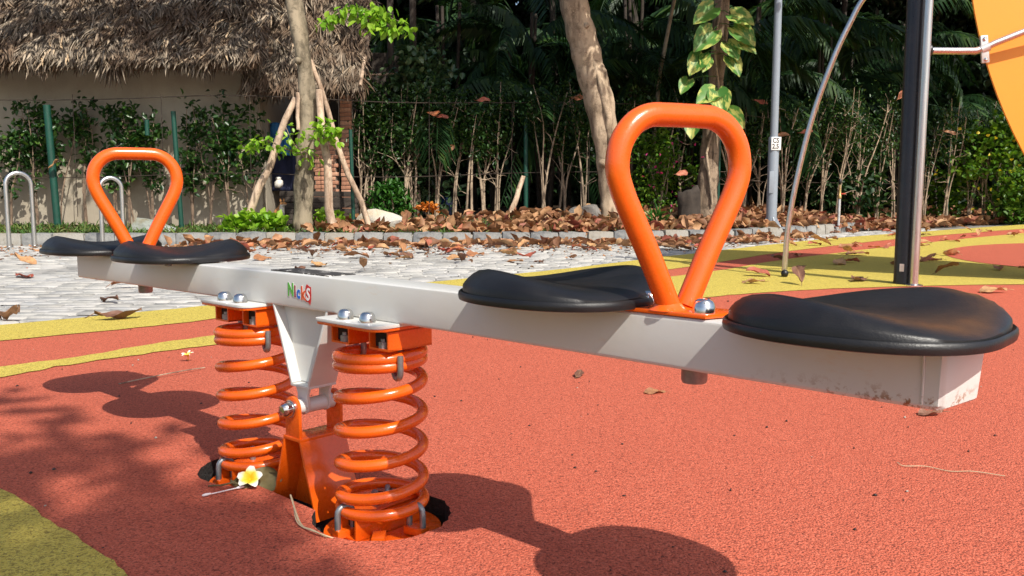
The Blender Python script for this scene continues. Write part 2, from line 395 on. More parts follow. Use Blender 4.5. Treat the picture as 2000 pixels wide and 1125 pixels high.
# the yellow and red surface is seen in front of the kerb on the right: kerb stones one by one
kerb_ms = []
for nm, c in (('a', (.21, .21, .205)), ('b', (.30, .275, .23)), ('c', (.15, .155, .16))):
    m, t, b = new_mat('kerb_stone_' + nm); v = coord(t)
    n1 = noise(t, v, 7, 6, .7)
    col = mixc(t, ramp(t, n1, [(.42, black(0)), (.68, black(.8))]), c, (.37, .36, .33)); col = mixc(t, ramp(t, noise(t, v, 22, 4), [(.25, black(.6)), (.45, black(0))]), col, tuple(x * .45 for x in c))
    t.links.new(col, b.inputs['Base Color']); b.inputs['Roughness'].default_value = .85; bump(t, b, noise(t, v, 40, 5, .7), .5, .01); kerb_ms.append(m)
kerb = MB()
kl = [(float(x), float(kerb_y(x)) + .10) for x in np.linspace(-11, 6.6, 120)]
for i in range(len(kl) - 1):
    a, b2 = Vector((*kl[i], 0)), Vector((*kl[i + 1], 0)); nn = (b2 - a).cross(Vector((0, 0, 1))).normalized() * -.05
    kerb.hexa([a - nn + Vector((0, 0, -.1)), b2 - nn + Vector((0, 0, -.1)), b2 + nn + Vector((0, 0, -.1)), a + nn + Vector((0, 0, -.1))], [a - nn + Vector((0, 0, .11)), b2 - nn + Vector((0, 0, .11)), b2 + nn + Vector((0, 0, .11)), a + nn + Vector((0, 0, .11))])
kerb_o = kerb.build('kerb', m_flat('pale_mortar', (.38, .36, .32), .95, 0, .2, 20)); struct(kerb_o)
kmesh = []
for i in range(6):
    bm = bmesh.new(); bmesh.ops.create_cube(bm, size=1); bmesh.ops.subdivide_edges(bm, edges=bm.edges[:], cuts=1, use_grid_fill=True)
    bmesh.ops.scale(bm, vec=(.375, .17, .20), verts=bm.verts[:])
    for v_ in bm.verts:
        if abs(v_.co.x) > .1 and abs(v_.co.z) > .05: v_.co.x *= .965; v_.co.z *= .95
        if v_.co.z > .05 and v_.co.y < -.05: v_.co.y += .012; v_.co.z -= .006
        v_.co += Vector(rng.normal(0, .0035, 3))
    me = bpy.data.meshes.new('kerb_stone'); bm.to_mesh(me); bm.free(); me.shade_smooth(); me.set_sharp_from_angle(angle=R(35)); me.materials.append(kerb_ms[i % 3]); kmesh.append(me)
s_acc = 0; x = -10.9
while x < 6.4:
    y = float(kerb_y(x)); ang = math.atan2(float(kerb_y(x + .2) - kerb_y(x - .2)), .4)
    link('kerb_stone', kmesh[rng.integers(0, 6)], None, kerb_o, (x, y + .085, .046 + rng.normal(0, .003)), (rng.normal(0, .01), 0, ang + rng.normal(0, .012) + (math.pi if rng.random() < .0 else 0)))
    x += .385 * math.cos(ang) + rng.uniform(0, .012)
# planting bed
def bed():
    xs = np.linspace(-16, 20, 110); ts = np.linspace(0, 1, 26) ** 1.4; V = []
    for t_ in ts:
        for x_ in xs:
            y0 = kerb_y(x_) + .14; y_ = y0 + t_ * 16
            V.append((x_, y_, bed_z(x_, y_) - (.012 if x_ < 6 else .03 * (t_ < .02)) + rng.normal(0, .006)))
    n = len(xs); i = np.arange(len(ts) - 1)[:, None] * n + np.arange(n - 1)[None]; i = i.ravel()
    me = np_mesh('planting_bed', np.array(V), np.stack([i, i + 1, i + n + 1, i + n], 1)); me.shade_smooth()
    m, t, b = new_mat('bed_soil'); v = coord(t)
    col = ramp(t, noise(t, v, 14, 6, .7), [(.3, (.05, .032, .02)), (.55, (.12, .075, .04)), (.75, (.20, .12, .065))])
    t.links.new(col, b.inputs['Base Color']); b.inputs['Roughness'].default_value = .95; bump(t, b, noise(t, v, 30, 5), 1, .03)
    return struct(link('planting_bed', me, m))
bed()

# ------------------------------------------------------------------ the see-saw
ss = thing('spring_seesaw', 'white four-seat spring see-saw with orange loop handles and black seats', 'seesaw', SC, SRZ)
ZT, HB, BW, BL = .482, .0753, .0375, 1.225
def droop(s): return ZT - abs(s) * .006
def beam():
    bm = bmesh.new(); rings = []
    for s, sk in ((-BL, 0), (-.62, 0), (0, 0), (.62, 0), (BL, 1)):
        z = droop(s); r = []
        for yv, zv in ((-BW, z - HB), (BW, z - HB), (BW, z), (-BW, z)):
            r.append(bm.verts.new((s + (.026 if sk and yv > 0 else 0), yv, zv)))
        rings.append(r)
    for a, b in zip(rings, rings[1:]):
        for k in range(4): bm.faces.new((a[k], a[(k + 1) % 4], b[(k + 1) % 4], b[k]))
    bm.faces.new(rings[0]); bm.faces.new(rings[-1])
    bmesh.ops.recalc_face_normals(bm, faces=bm.faces)
    ed = [e for e in bm.edges if e.calc_face_angle(0) > .5]
    bmesh.ops.bevel(bm, geom=ed, offset=.0065, segments=3, affect='EDGES', profile=.5)
    for v in bm.verts:                               # battered near end
        if v.co.x > BL - .02:
            v.co += Vector(rng.normal(0, .0009, 3))
            if v.co.y > .02 and v.co.z < ZT - HB + .01: v.co.z += .004; v.co.x -= .005
    me = bpy.data.meshes.new('beam'); bm.to_mesh(me); bm.free(); me.shade_smooth(); me.set_sharp_from_angle(angle=R(28))
    return link('beam', me, M['white'], ss)
bo = beam()
# weld seam round the end cap
MB().tube([(BL - .022, -BW - .0004, ZT - HB - .002), (BL - .0215, -BW - .0006, ZT - HB + .03), (BL - .0225, -BW - .0004, ZT - .012)], .0016, 6).build('weld_seam', M['white'], bo)
# worn dark grip patch on top at the middle
m, t, b = new_mat('worn_grip_patch'); v = coord(t)
t.links.new(ramp(t, noise(t, v, 45, 5, .7), [(.42, (.03, .028, .027)), (.60, (.05, .045, .04)), (.66, (.62, .60, .56))]), b.inputs['Base Color']); b.inputs['Roughness'].default_value = .8
MB().prism([(-.175, -.030), (.045, -.034), (.052, .03), (-.16, .034)], 'z', ZT - .0012, ZT + .0016).build('grip_patch', m, bo)
for s in (.85, -.885):                               # bolt ends below the beam
    MB().lathe([(.004, -.024), (.017, -.024), (.019, -.02), (.019, -.004), (.021, 0)], (s + .03, 0, droop(s) - HB), 20).build('bolt_end', M['galv'], bo)

def seat_mesh():
    n = 72; A, B = .172, .153; V = []; Fq = []
    def outl(a):
        c_, s_ = math.cos(a), math.sin(a); e = 2 / 2.5
        return (A * math.copysign(abs(c_) ** e, c_) * (1 - .06 * math.exp(-(s_ / .5) ** 2)), B * math.copysign(abs(s_) ** e, s_) * (1 - .05 * math.cos(2 * a)))
    def top(x, y, r):
        u, v_ = x / A, y / B
        lobe = .030 * min(1, abs(u * .42 + v_ * .9) / .80) ** 2.0
        h = .017 + lobe
        return .010 + h * max(0, 1 - r ** 6) ** .8
    rings = [(r, None) for r in (.08, .2, .32, .44, .55, .65, .74, .81, .87, .915, .945, .965)] + [(.968, .0105), (.978, .0125), (.993, .0135), (1.006, .0115), (1.011, .006), (1.004, .0005), (.975, -.001), (.9, .001), (.1, .001)]
    for r, zz in rings:
        for j in range(n):
            x, y = outl(2 * math.pi * j / n); x *= r; y *= r
            V.append((x, y, top(x, y, r) if zz is None else zz))
    for i in range(len(rings) - 1):
        for j in range(n): Fq.append((i * n + j, i * n + (j + 1) % n, (i + 1) * n + (j + 1) % n, (i + 1) * n + j))
    Fq.append(tuple(range(n))); Fq.append(tuple(range((len(rings) - 1) * n, len(rings) * n)))
    mb = MB(); mb.add(V, Fq); return mb.mesh('seat', 50)
sm = seat_mesh()
for s in (1.12, .64, -.64, -1.12):
    st = link('seat', sm, M['seat'], ss, (s, 0, droop(s) + .004), (0, 0, 0 if s in (1.12, -.64) else math.pi))
    MB().box((0, 0, -.0005), (.12, .10, .005)).build('mounting_pad', M['white'], st)
    for k in (-1, 1):
        MB().lathe([(.006, -.012), (.009, -.011), (.009, .001)], (k * .05, -.062, 0), 12).build('screw', M['galv'], st)
# loop handles
hp = [(.015, 0), (.029, .030), (.052, .078), (.077, .126), (.098, .168), (.107, .200), (.102, .234), (.083, .261), (.056, .275), (.024, .277)]
def handle(s, turn, lean):
    half = [(p[0], p[1]) for p in spline(hp, 5)]
    path = [(0, -y, z) for y, z in half] + [(0, y, z) for y, z in reversed(half)]
    h = MB().tube(path, .0172, 18).build('handle', M['orange'], ss, 60)
    h.location = (s, 0, droop(s) + .009); h.rotation_euler = (lean, 0, turn)
    return h
def dome_bolt(mb, c, r=.016, h=.019, axis='z', tilt=None):
    mb.lathe([(r * 1.02, 0), (r * 1.02, h * .42), (r * .99, h * .46), (r * .96, h * .6), (r * .82, h * .82), (r * .55, h * .96), (r * .2, h)], c, 24, axis, tilt); return mb
TURN = R(-23)
for s in (.850, -.885):
    h = handle(s, TURN, 0)
    pl = MB().prism([(-.088, -.0385), (.075, -.0385), (.088, .0), (.075, .04), (-.075, .04)], 'z', 0, .006).build('base_plate', M['orange'], ss, 30, .0012); pl.location = (s - .008, 0, droop(s) + .001)
    for k in (1, -1):
        dome_bolt(MB(), (k * .056 + .004, -.016 * k, .006), .0155, .021).build('bolt', M['chrome'], pl)
    MB().lathe([(.030, 0), (.024, .004), (.019, .010)], (0, -.014, .0055), 20).build('weld', M['orange'], pl)
    MB().lathe([(.030, 0), (.024, .004), (.019, .010)], (0, .014, .0055), 20).build('weld', M['orange'], pl)

# springs with plates, tubes and U-clamps
def helix(z0, z1, r=.0845, wr=.0118):
    # closed end coils, open middle; right-handed
    prof = [(0, z0), (1.0, z0 + .020), (1.35, z0 + .040)] ; path = []
    zs = [(0, z0), (.9, z0 + .012), (1.2, z0 + .022)]
    turns = 6.95; open0, open1 = 1.15, 5.25
    def z(t_):
        zc0 = z0 + .024; zc1 = z1 - .026
        if t_ < open0: return z0 + (zc0 - z0) * t_ / open0
        if t_ > open1: return zc1 + (z1 - zc1) * (t_ - open1) / (turns - open1)
        u = (t_ - open0) / (open1 - open0); return zc0 + (zc1 - zc0) * u
    N = 330; raw = [z(turns * i / N) for i in range(N + 1)]
    zz = np.convolve(np.pad(raw, 8, mode='edge'), np.ones(17) / 17, 'valid')
    a0 = math.radians(150)
    return [(r * math.cos(a0 + 2 * math.pi * turns * i / N), r * math.sin(a0 + 2 * math.pi * turns * i / N), float(zz[i])) for i in range(N + 1)], wr
def u_clamp(mb, ang, r, z, up=True, hgt=.030, wr=.0062):
    c_, s_ = math.cos(ang), math.sin(ang); g_ = .0165; p = []
    sg = 1 if up else -1
    p.append(((r - g_) * c_, (r - g_) * s_, z + sg * hgt)); p.append(((r - g_) * c_, (r - g_) * s_, z + sg * .004))
    for k in range(1, 8):
        a = math.pi * k / 8; p.append(((r - g_ * math.cos(a)) * c_, (r - g_ * math.cos(a)) * s_, z - sg * g_ * math.sin(a)))
    p.append(((r + g_) * c_, (r + g_) * s_, z + sg * .004)); p.append(((r + g_) * c_, (r + g_) * s_, z + sg * hgt))
    return mb.tube(p, wr, 10)
PZ = ZT - HB - .001
for s, far in ((.165, 0), (-.292, 1)):
    e = MB(); path, wr = helix(.014, .341)
    spg = e.tube(path, wr, 12).build('coil_spring', M['orange'], ss, 70); spg.location = (s, 0, 0)
    for a in (-101, 12, 132):
        u_clamp(MB(), R(a), .0845, .016, False).build('clamp', M['galv'], spg, 70)
    for a in (-17, 103, 170):
        u_clamp(MB(), R(a), .0845, .312 if a == -17 else .330, True).build('clamp', M['galv'], spg, 70)
    # plates
    def rr(hx, hy, r=.03, n=5):
        out = []
        for cx, cy, a0 in ((hx - r, hy - r, 0), (-hx + r, hy - r, 90), (-hx + r * .35, -hy + r * .35, 180), (hx - r, -hy + r, 270)):
            q = r if a0 != 180 else r * .35
            out += [(cx + q * math.cos(R(a0 + 90 * k / n)), cy + q * math.sin(R(a0 + 90 * k / n))) for k in range(n + 1)]
        return out
    wp = MB().prism(rr(.098, .092), 'z', PZ - .0065, PZ).build('mounting_plate', M['white'], ss, 30, .001); wp.location = (s + .004, 0, 0)
    op = MB().prism(rr(.096, .090), 'z', PZ - .0125, PZ - .0068).build('spring_plate', M['orange'], ss, 30, .001); op.location = (s + .004, 0, 0)
    for k in (-1, 1):
        for side in (-1, 1):
            dome_bolt(MB(), (k * .034 + .004 if side < 0 else k * .034, side * .064, PZ), .0155, .021).build('bolt', M['chrome'], wp)
    for k in (-1, 1):                                # open square tubes under the plate
        cx = k * .060; z1_, z0_ = PZ - .0128, PZ - .0128 - .040; hw = .029; tk = .004
        tb = MB()
        tb.box((cx, 0, z1_ - tk / 2), (2 * hw, .112, tk)); tb.box((cx, 0, z0_ + tk / 2), (2 * hw, .112, tk))
        tb.box((cx - hw + tk / 2, 0, (z0_ + z1_) / 2), (tk, .1116, z1_ - z0_ - .0004)); tb.box((cx + hw - tk / 2, 0, (z0_ + z1_) / 2), (tk, .1116, z1_ - z0_ - .0004))
        to_ = tb.build('square_tube', M['orange'], op, 30)
        MB().box((cx, 0, (z0_ + z1_) / 2), (2 * hw - 2 * tk, .084, z1_ - z0_ - 2 * tk)).build('tube_shade_fill', M['shadow_black'], to_)  # black block stands in for shade in the tube's hollow
        MB().lathe([(.009, 0), (.009, .012), (.005, .0125), (.005, .018)], (cx + .004, -.047, z0_ + tk), 6).build('nut', M['galv'], to_)
    # foot
    ft = MB().prism([(.12 * math.cos(a), .12 * math.sin(a)) for a in np.linspace(0, 2 * math.pi, 40, endpoint=False)], 'z', -.040, -.032).build('foot_plate', M['orange'], ss, 30, .001); ft.location = (s, 0, 0)
    tb = MB(); tk = .005; hw = .027
    tb.box((0, 0, .018), (2 * hw, .18, tk)); tb.box((0, 0, -.029), (2 * hw, .18, tk)); tb.box((-hw + tk / 2, 0, -.0055), (tk, .1796, .0519)); tb.box((hw - tk / 2, 0, -.0055), (tk, .1796, .0519))
    to_ = tb.build('square_tube', M['orange'], ft, 30, .001)
    MB().box((0, 0, -.0055), (2 * hw - 2 * tk, .14, .040)).build('tube_shade_fill', M['shadow_black'], to_)  # same painted shade, as a block filling the foot tube
    MB().lathe([(.007, 0), (.007, .03), (.003, .033)], (0, -.02, .02), 10).build('bolt', M['galv'], to_)
    for a in (-101, 12, 132, -45):
        MB().box((.0845 * math.cos(R(a)), .0845 * math.sin(R(a)), -.021), (.045, .026, .016), R(a)).build('clamp_block', M['orange'], ft, 30, .002)
# hanging V bracket
PV = -.066                                            # pivot station along the beam
zt_, zb_ = ZT - HB + .001, .238
def slab(mb, a, b, th, y0, y1):                        # plate between two (s,z) points, thickness th, width y0..y1
    d = Vector((b[0] - a[0], b[1] - a[1])); nrm = Vector((-d.y, d.x)).normalized() * th / 2
    P = [(a[0] + nrm.x, a[1] + nrm.y), (b[0] + nrm.x, b[1] + nrm.y), (b[0] - nrm.x, b[1] - nrm.y), (a[0] - nrm.x, a[1] - nrm.y)]
    return mb.prism(P, 'y', y0, y1)
vb = thing_v = bpy.data.objects.new('pivot_bracket', None); COL.objects.link(vb); vb.parent = ss
v1 = slab(MB(), (PV - .094, zt_), (PV - .032, zb_), .006, -.036, .036).build('side_plate', M['white'], vb, 30, .001)
v2 = slab(MB(), (PV + .104, zt_), (PV + .030, zb_), .006, -.036, .036).build('side_plate', M['white'], vb, 30, .001)
MB().prism([(PV - .090, zt_ - .002), (PV + .100, zt_ - .002), (PV + .027, zb_ + .002), (PV - .029, zb_ + .002)], 'y', -.012, -.007).build('web_plate', M['white'], vb, 30)
MB().prism([(PV - .034, zb_), (PV + .033, zb_), (PV + .033, zb_ - .006), (PV - .034, zb_ - .006)], 'y', -.0365, .0365).build('bottom_plate', M['white'], vb, 30, .001)
PZ0 = .190                                             # pivot height
for y in (-.030, .026):
    lug = [(PV - .026, zb_ - .004), (PV + .026, zb_ - .004), (PV + .018, zb_ - .022), (PV + .020, PZ0 + .002), (PV + .013, PZ0 - .014), (PV, PZ0 - .02), (PV - .013, PZ0 - .014), (PV - .02, PZ0 + .002), (PV - .018, zb_ - .022)]
    MB().prism(lug, 'y', y, y + .007).build('lug', M['white'], vb, 30, .0015)
MB().tube([(PV, -.047, PZ0), (PV, .047, PZ0)], .0165, 24).build('pivot_tube', M['white'], vb, 50)
# orange A-frame base
pb = bpy.data.objects.new('pivot_base', None); COL.objects.link(pb); pb.parent = ss
for y in (-.058, .0505):
    ear = [(PV - .026, .118), (PV + .026, .118), (PV + .026, PZ0)] + [(PV + .026 * math.cos(a), PZ0 + .026 * math.sin(a)) for a in np.linspace(.15, math.pi - .15, 10)] + [(PV - .026, PZ0)]
    MB().prism(ear, 'y', y, y + .0075).build('ear', M['orange'], pb, 30, .0012)
slab(MB(), (PV - .028, .122), (PV - .082, -.045), .006, -.060, .060).build('side_plate', M['orange'], pb, 30, .0008)
slab(MB(), (PV + .028, .122), (PV + .082, -.045), .006, -.060, .060).build('side_plate', M['orange'], pb, 30, .0008)
MB().prism([(PV - .032, .119), (PV + .032, .119), (PV + .032, .126), (PV - .032, .126)], 'y', -.0605, .0605).build('top_plate', M['orange'], pb, 30, .0008)
MB().prism([(PV - .028, .117), (PV + .028, .117), (PV + .078, -.045), (PV - .078, -.045)], 'y', -.004, .002).build('web_plate', M['orange'], pb, 30)
for y, sg in ((-.058, -1), (.058, 1)):
    MB().lathe([(.0195, 0), (.0195, sg * .005), (.0165, sg * .0055), (.0165, sg * .014), (.015, sg * .02), (.0105, sg * .026), (.003, sg * .0275)], (PV, y, PZ0), 26, 'y').build('pivot_bolt', M['chrome'], pb)

# sticker lettering
def text_mesh(body, size, offset=0, extrude=0.0003, shear=0):
    cu = bpy.data.curves.new('t', 'FONT'); cu.body = body; cu.size = size; cu.offset = offset; cu.extrude = extrude; cu.shear = shear; cu.align_x = 'LEFT'; cu.resolution_u = 4
    o = bpy.data.objects.new('t', cu); COL.objects.link(o); dg = bpy.context.evaluated_depsgraph_get(); dg.update()
    me = bpy.data.meshes.new_from_object(o.evaluated_get(dg)); bpy.data.objects.remove(o); bpy.data.curves.remove(cu)
    me.materials.clear(); return me
def m_ink(n, c): return m_flat(n, c, .4, 0, .08, 40)
inks = {'N': m_ink('green_ink', (.10, .42, .05)), 'i': m_ink('maroon_ink', (.33, .015, .05)), 'c': m_ink('blue_ink', (.01, .14, .58)), 'k': m_ink('orange_ink', (.72, .11, .03)), 'S': m_ink('white_ink', (.85, .84, .82)), 'red': m_ink('red_ink', (.55, .02, .02))}
stk = bpy.data.objects.new('sticker', None); COL.objects.link(stk); stk.parent = ss; stk.location = (-.098, -BW - .0004, .4285); stk.rotation_euler = (R(90), 0, R(0))
stk['label'] = 'multicoloured lettering sticker on the beam'
cur = 0
for ch, size, wx, dz in (('N', .036, .0245, .004), ('i', .034, .0092, .003), ('c', .034, .0160, .001), ('k', .037, .0150, -.001)):
    back = text_mesh(ch, size, .0026, .0001); fr = text_mesh(ch, size, .0015, .0002)
    for me, mm, zz, nm in ((back, inks['S'], .0002, 'letter_border'), (fr, inks[ch], .0006, 'letter')):
        o = link(nm, me, mm, stk, (cur, dz, zz), None, (.82, 1.08, 1))
    cur += wx
poly = [(.0, -.004), (.002, .012), (-.0005, .020), (.003, .031), (.006, .034), (.016, .029), (.020, .029), (.0205, .012), (.019, -.001), (.0165, -.010), (.009, -.004)]
pc = MB().prism(poly, 'z', 0, .0004).build('letter_panel', inks['red'], stk, 30); pc.location = (cur + .001, -.001, .0003)
link('letter', text_mesh('S', .037, .0008, .0002, .12), inks['S'], stk, (cur + .0032, -.001, .0010), None, (.78, 1.0, 1))

# ------------------------------------------------------------------ plant helpers
def tubes(paths, n=6):                                  # list of (points, radii) -> one mesh
    mb = MB()
    for p, r in paths: mb.tube(p, r, n, True)
    return mb
def bend(p0, p1, k=5, j=.04):
    p0, p1 = np.array(p0, float), np.array(p1, float); L = np.linalg.norm(p1 - p0)
    out = [p0 + (p1 - p0) * i / k + (rng.normal(0, j * L, 3) * (0 < i < k)) for i in range(k + 1)]
    return out
def taper(r0, r1, k): return [r0 + (r1 - r0) * i / (k - 1) for i in range(k)]
def foliage(name, P, D, L, Wd, mat, parent, **kw):
    V, Fq = leaf_arrays(np.asarray(P), np.asarray(D), L, Wd, **kw); me = np_mesh(name, V, Fq); return link(name, me, mat, parent)
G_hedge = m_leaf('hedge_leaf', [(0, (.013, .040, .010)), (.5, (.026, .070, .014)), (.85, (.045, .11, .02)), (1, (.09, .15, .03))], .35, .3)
G_wall = m_leaf('climber_leaf', [(0, (.015, .05, .012)), (.6, (.03, .085, .018)), (1, (.09, .17, .03))], .35, .3)
G_lime = m_leaf('young_lime_leaf', [(0, (.16, .36, .02)), (.5, (.26, .48, .03)), (1, (.38, .58, .06))], .4, .45)
G_pale = m_leaf('pale_round_leaf', [(0, (.03, .07, .03)), (.6, (.06, .12, .05)), (1, (.14, .20, .09))], .3, .2)
G_palm = m_leaf('palm_leaflet', [(0, (.010, .034, .010)), (.6, (.019, .056, .015)), (1, (.05, .10, .02))], .5, .25, None, .3)
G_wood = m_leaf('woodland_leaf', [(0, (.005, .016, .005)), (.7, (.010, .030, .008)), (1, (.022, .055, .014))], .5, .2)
G_crown = m_leaf('crown_leaf', [(0, (.03, .08, .015)), (.6, (.05, .12, .02)), (1, (.09, .17, .03))], .4, .3)
G_mound = m_leaf('vine_mound_leaf', [(0, (.05, .14, .015)), (.6, (.10, .22, .02)), (1, (.20, .32, .03))], .4, .4)
G_fern = m_leaf('fern_leaf', [(0, (.03, .12, .02)), (1, (.07, .20, .03))], .4, .4)
G_grass = m_leaf('grass_blade', [(0, (.05, .13, .02)), (.6, (.10, .20, .03)), (1, (.22, .22, .06))], .6, .3)
B_tree = m_bark('lichened_bark', (.10, .08, .05), (.25, .205, .14), 5, (1, 1, .35), .012)
B_smooth = m_bark('smooth_tan_bark', (.20, .14, .09), (.42, .32, .22), 4, (1, 1, .3), .012)
B_rough = m_bark('flaking_bark', (.085, .058, .038), (.26, .19, .13), 6, (1, 1, .12), .03)
B_stake = m_bark('stake_wood', (.26, .17, .11), (.47, .35, .25), 6, (1, 1, .12), .01)
B_twig = m_bark('twig_bark', (.16, .115, .08), (.34, .26, .18), 12, (1, 1, .3), .004)
B_dtwig = m_bark('brown_twig', (.09, .06, .04), (.20, .14, .095), 12, (1, 1, .3), .004)
B_dark = m_flat('dark_timber', (.045, .034, .026), .9, 0, .4, 8, .5, 40, .01)
M['green_steel'] = m_paint('green_post_paint', (.004, .06, .038), .5, (.01, .02, .015), .5, .15, .05)
M['wire'] = m_flat('dark_wire', (.06, .045, .035), .6, .4, .2)
def gz(x, y): return float(bed_z(x, y))
def PX(px, Y): return (px - 1000) / 1690 * Y             # lateral place of a thing that stands Y metres out
def PZ_(py, Y): return .65 + (380 - py) / 1690 * Y * 1.0

# ------------------------------------------------------------------ hut
hut = thing('thatched_hut', 'cream plastered hut with shaggy grey-brown thatched roof behind the climbers', 'hut', (-6, 14.4, 0))
H0 = Vector((-6, 14.4, 0))
def HL(p): return tuple(Vector(p) - H0)
def plaster():
    m, t, b = new_mat('cream_plaster'); v = coord(t)
    col = ramp(t, noise(t, v, 1.4, 6, .65), [(.3, (.33, .285, .215)), (.6, (.43, .375, .285)), (.8, (.48, .43, .335))])
    col = mixc(t, ramp(t, noise(t, coord(t, (5, 1, .6)), 1.5, 5, .7), [(.55, black(0)), (.75, black(.45))]), col, (.30, .25, .19))
    t.links.new(col, b.inputs['Base Color']); b.inputs['Roughness'].default_value = .92; bump(t, b, noise(t, v, 26, 5, .7), .35, .01); return m
wl = MB()
wl.box(HL((-8.6, 14.5, 1.55)), (8.9, .2, 3.3))
wl.box(HL((-4.24, 16.0, 1.55)), (.18, 2.75, 3.3))
wl.build('wall', plaster(), hut, 40, .02)
def thatch_mat():
    m, t, b = new_mat('dry_palm_thatch')
    col = ramp(t, island(t), [(0, (.05, .037, .026)), (.3, (.16, .125, .09)), (.65, (.30, .25, .19)), (.9, (.42, .34, .25)), (1, (.50, .36, .22))])
    v = coord(t); col = mixc(t, ramp(t, noise(t, v, 1.6, 5, .65), [(.42, black(0)), (.58, black(.8))]), col, (.13, .078, .045))
    t.links.new(col, b.inputs['Base Color']); b.inputs['Roughness'].default_value = .9; return m
TM = thatch_mat(); roof_dark = m_flat('packed_thatch', (.15, .095, .058), .95, 0, .35, 5, .9, 45, .03)
def roof(name, x0, x1, ye, ze, length, slope, eave_noise, dens=1.0):
    c_, s_ = math.cos(slope), math.sin(slope)
    mb = MB(); nx = 40; ny = 6; V = []
    for j in range(ny + 1):
        for i in range(nx + 1):
            x = x0 + (x1 - x0) * i / nx; u = length * j / ny
            V.append(HL((x, ye + .02 + u * c_, ze + u * s_ + .005 + .05 * math.sin(3.1 * x + u) * (j > 0) + .02 * math.sin(9 * x))))
    Fq = [(j * (nx + 1) + i, j * (nx + 1) + i + 1, (j + 1) * (nx + 1) + i + 1, (j + 1) * (nx + 1) + i) for j in range(ny) for i in range(nx)]
    # underside
    o = len(V); V += [(a, b_ + .03, c - .16) for a, b_, c in V]; Fq += [tuple(reversed([k + o for k in f])) for f in Fq[:nx * ny]]
    Fq += [(i, i + o, i + 1 + o, i + 1) for i in range(nx)]
    Fq += [(j * (nx + 1) + k, (j + 1) * (nx + 1) + k, (j + 1) * (nx + 1) + k + o, j * (nx + 1) + k + o) for j in range(ny) for k in (0, nx)]
    rf = mb.add(V, Fq).build(name, roof_dark, hut, 60)
    rows = int(length / .05); per = int((x1 - x0) / .016 * dens); n = rows * per
    u = np.repeat(np.arange(rows) * .05, per) + rng.uniform(-.04, .04, n); x = rng.uniform(x0 - .04, x1 + .04, n)
    # tufts: direction and lift vary by bundle
    cell = (np.floor(x / .22 + .5 * np.floor(u / .16)) * 7919 + np.floor(u / .16) * 104729).astype(int)
    ch = (np.sin(cell * 12.9898) * 43758.5453) % 1; ch2 = (np.sin(cell * 78.233) * 12543.123) % 1
    ms = np.sin(x * 2.1 + 1.3 * np.sin(u * 3.7 + x)) + np.sin(u * 4.3 + 1.7 * np.sin(x * 1.9)) + .6 * np.sin(x * 5.3 - u * 3.1)
    keep = (ms < .35) | (rng.random(n) < .22) | (u < .12); x, u, ch, ch2 = x[keep], u[keep], ch[keep], ch2[keep]; n = len(x)
    yaw = (ch - .5) * 1.0 + rng.normal(0, .28, n); lift = .02 + .12 * ch2 + np.abs(rng.normal(0, .07, n))
    P = np.stack([x, ye + u * c_, ze + u * s_ + .03 + .13 * ch2 * ch + .03 * rng.random(n)], 1)
    down = np.array([0, -c_, -s_]); nrm = np.array([0, -s_, c_]); side = np.array([1., 0, 0])
    D = down[None] * np.cos(yaw)[:, None] + side[None] * np.sin(yaw)[:, None] + nrm[None] * lift[:, None] - nrm[None] * .12
    L = rng.uniform(.18, .40, n); Wd = rng.uniform(.016, .040, n)
    # hanging eave fringe
    m_ = int((x1 - x0) * 380 * dens); xe = rng.uniform(x0 - .05, x1 + .05, m_); hang = eave_noise(xe)
    Pe = np.stack([xe, ye + rng.uniform(-.06, .22, m_), ze + rng.uniform(-.02, .16, m_)], 1)
    De = np.stack([rng.normal(0, .22, m_), rng.normal(-.25, .25, m_), -np.ones(m_)], 1)
    Le = rng.uniform(.14, .34, m_) * hang
    P = np.concatenate([P, Pe]); D = np.concatenate([D, De]); L = np.concatenate([L, Le]); Wd = np.concatenate([Wd, rng.uniform(.012, .030, m_)])
    Vv, Ff = leaf_arrays(P - np.array(H0), D, L, Wd, fold=.3, roll=.5, droop=.12)
    t_ = link('thatch', np_mesh('thatch', Vv, Ff), TM, rf); stuff(t_); return rf
roof('roof', -13.2, -3.95, 13.55, 2.72, 4.2, R(43), lambda x: .75 + .45 * np.abs(np.sin(x * 2.3) * np.sin(x * 5.1 + 1)) + .5 * (np.abs(x + 6.2) < .12) + .5 * (np.abs(x + 10.3) < .3))
roof('porch_roof', -4.25, -2.42, 13.95, 2.40, 3.2, R(52), lambda x: .9 + .3 * np.abs(np.sin(x * 7)), 1.15)
MB().tube([HL((-2.40, 13.85, 2.36)), HL((-2.36, 15.0, 3.70)), HL((-2.33, 15.9, 4.75))], .028, 8).build('bamboo_rafter', B_stake, hut)
MB().box(HL((-3.3, 16.6, 1.6)), (2.4, .12, 3.4)).build('back_wall', B_dark, hut, 40, .01)
for xx in (-2.15, -1.75): MB().tube([HL((xx, 15.6, .1)), HL((xx, 15.6, 4.6))], .06, 8).build('timber_post', B_dark, hut)
MB().tube([HL((-2.6, 15.5, 2.75)), HL((-1.5, 15.5, 2.78))], .02, 6).build('timber_rail', B_stake, hut)
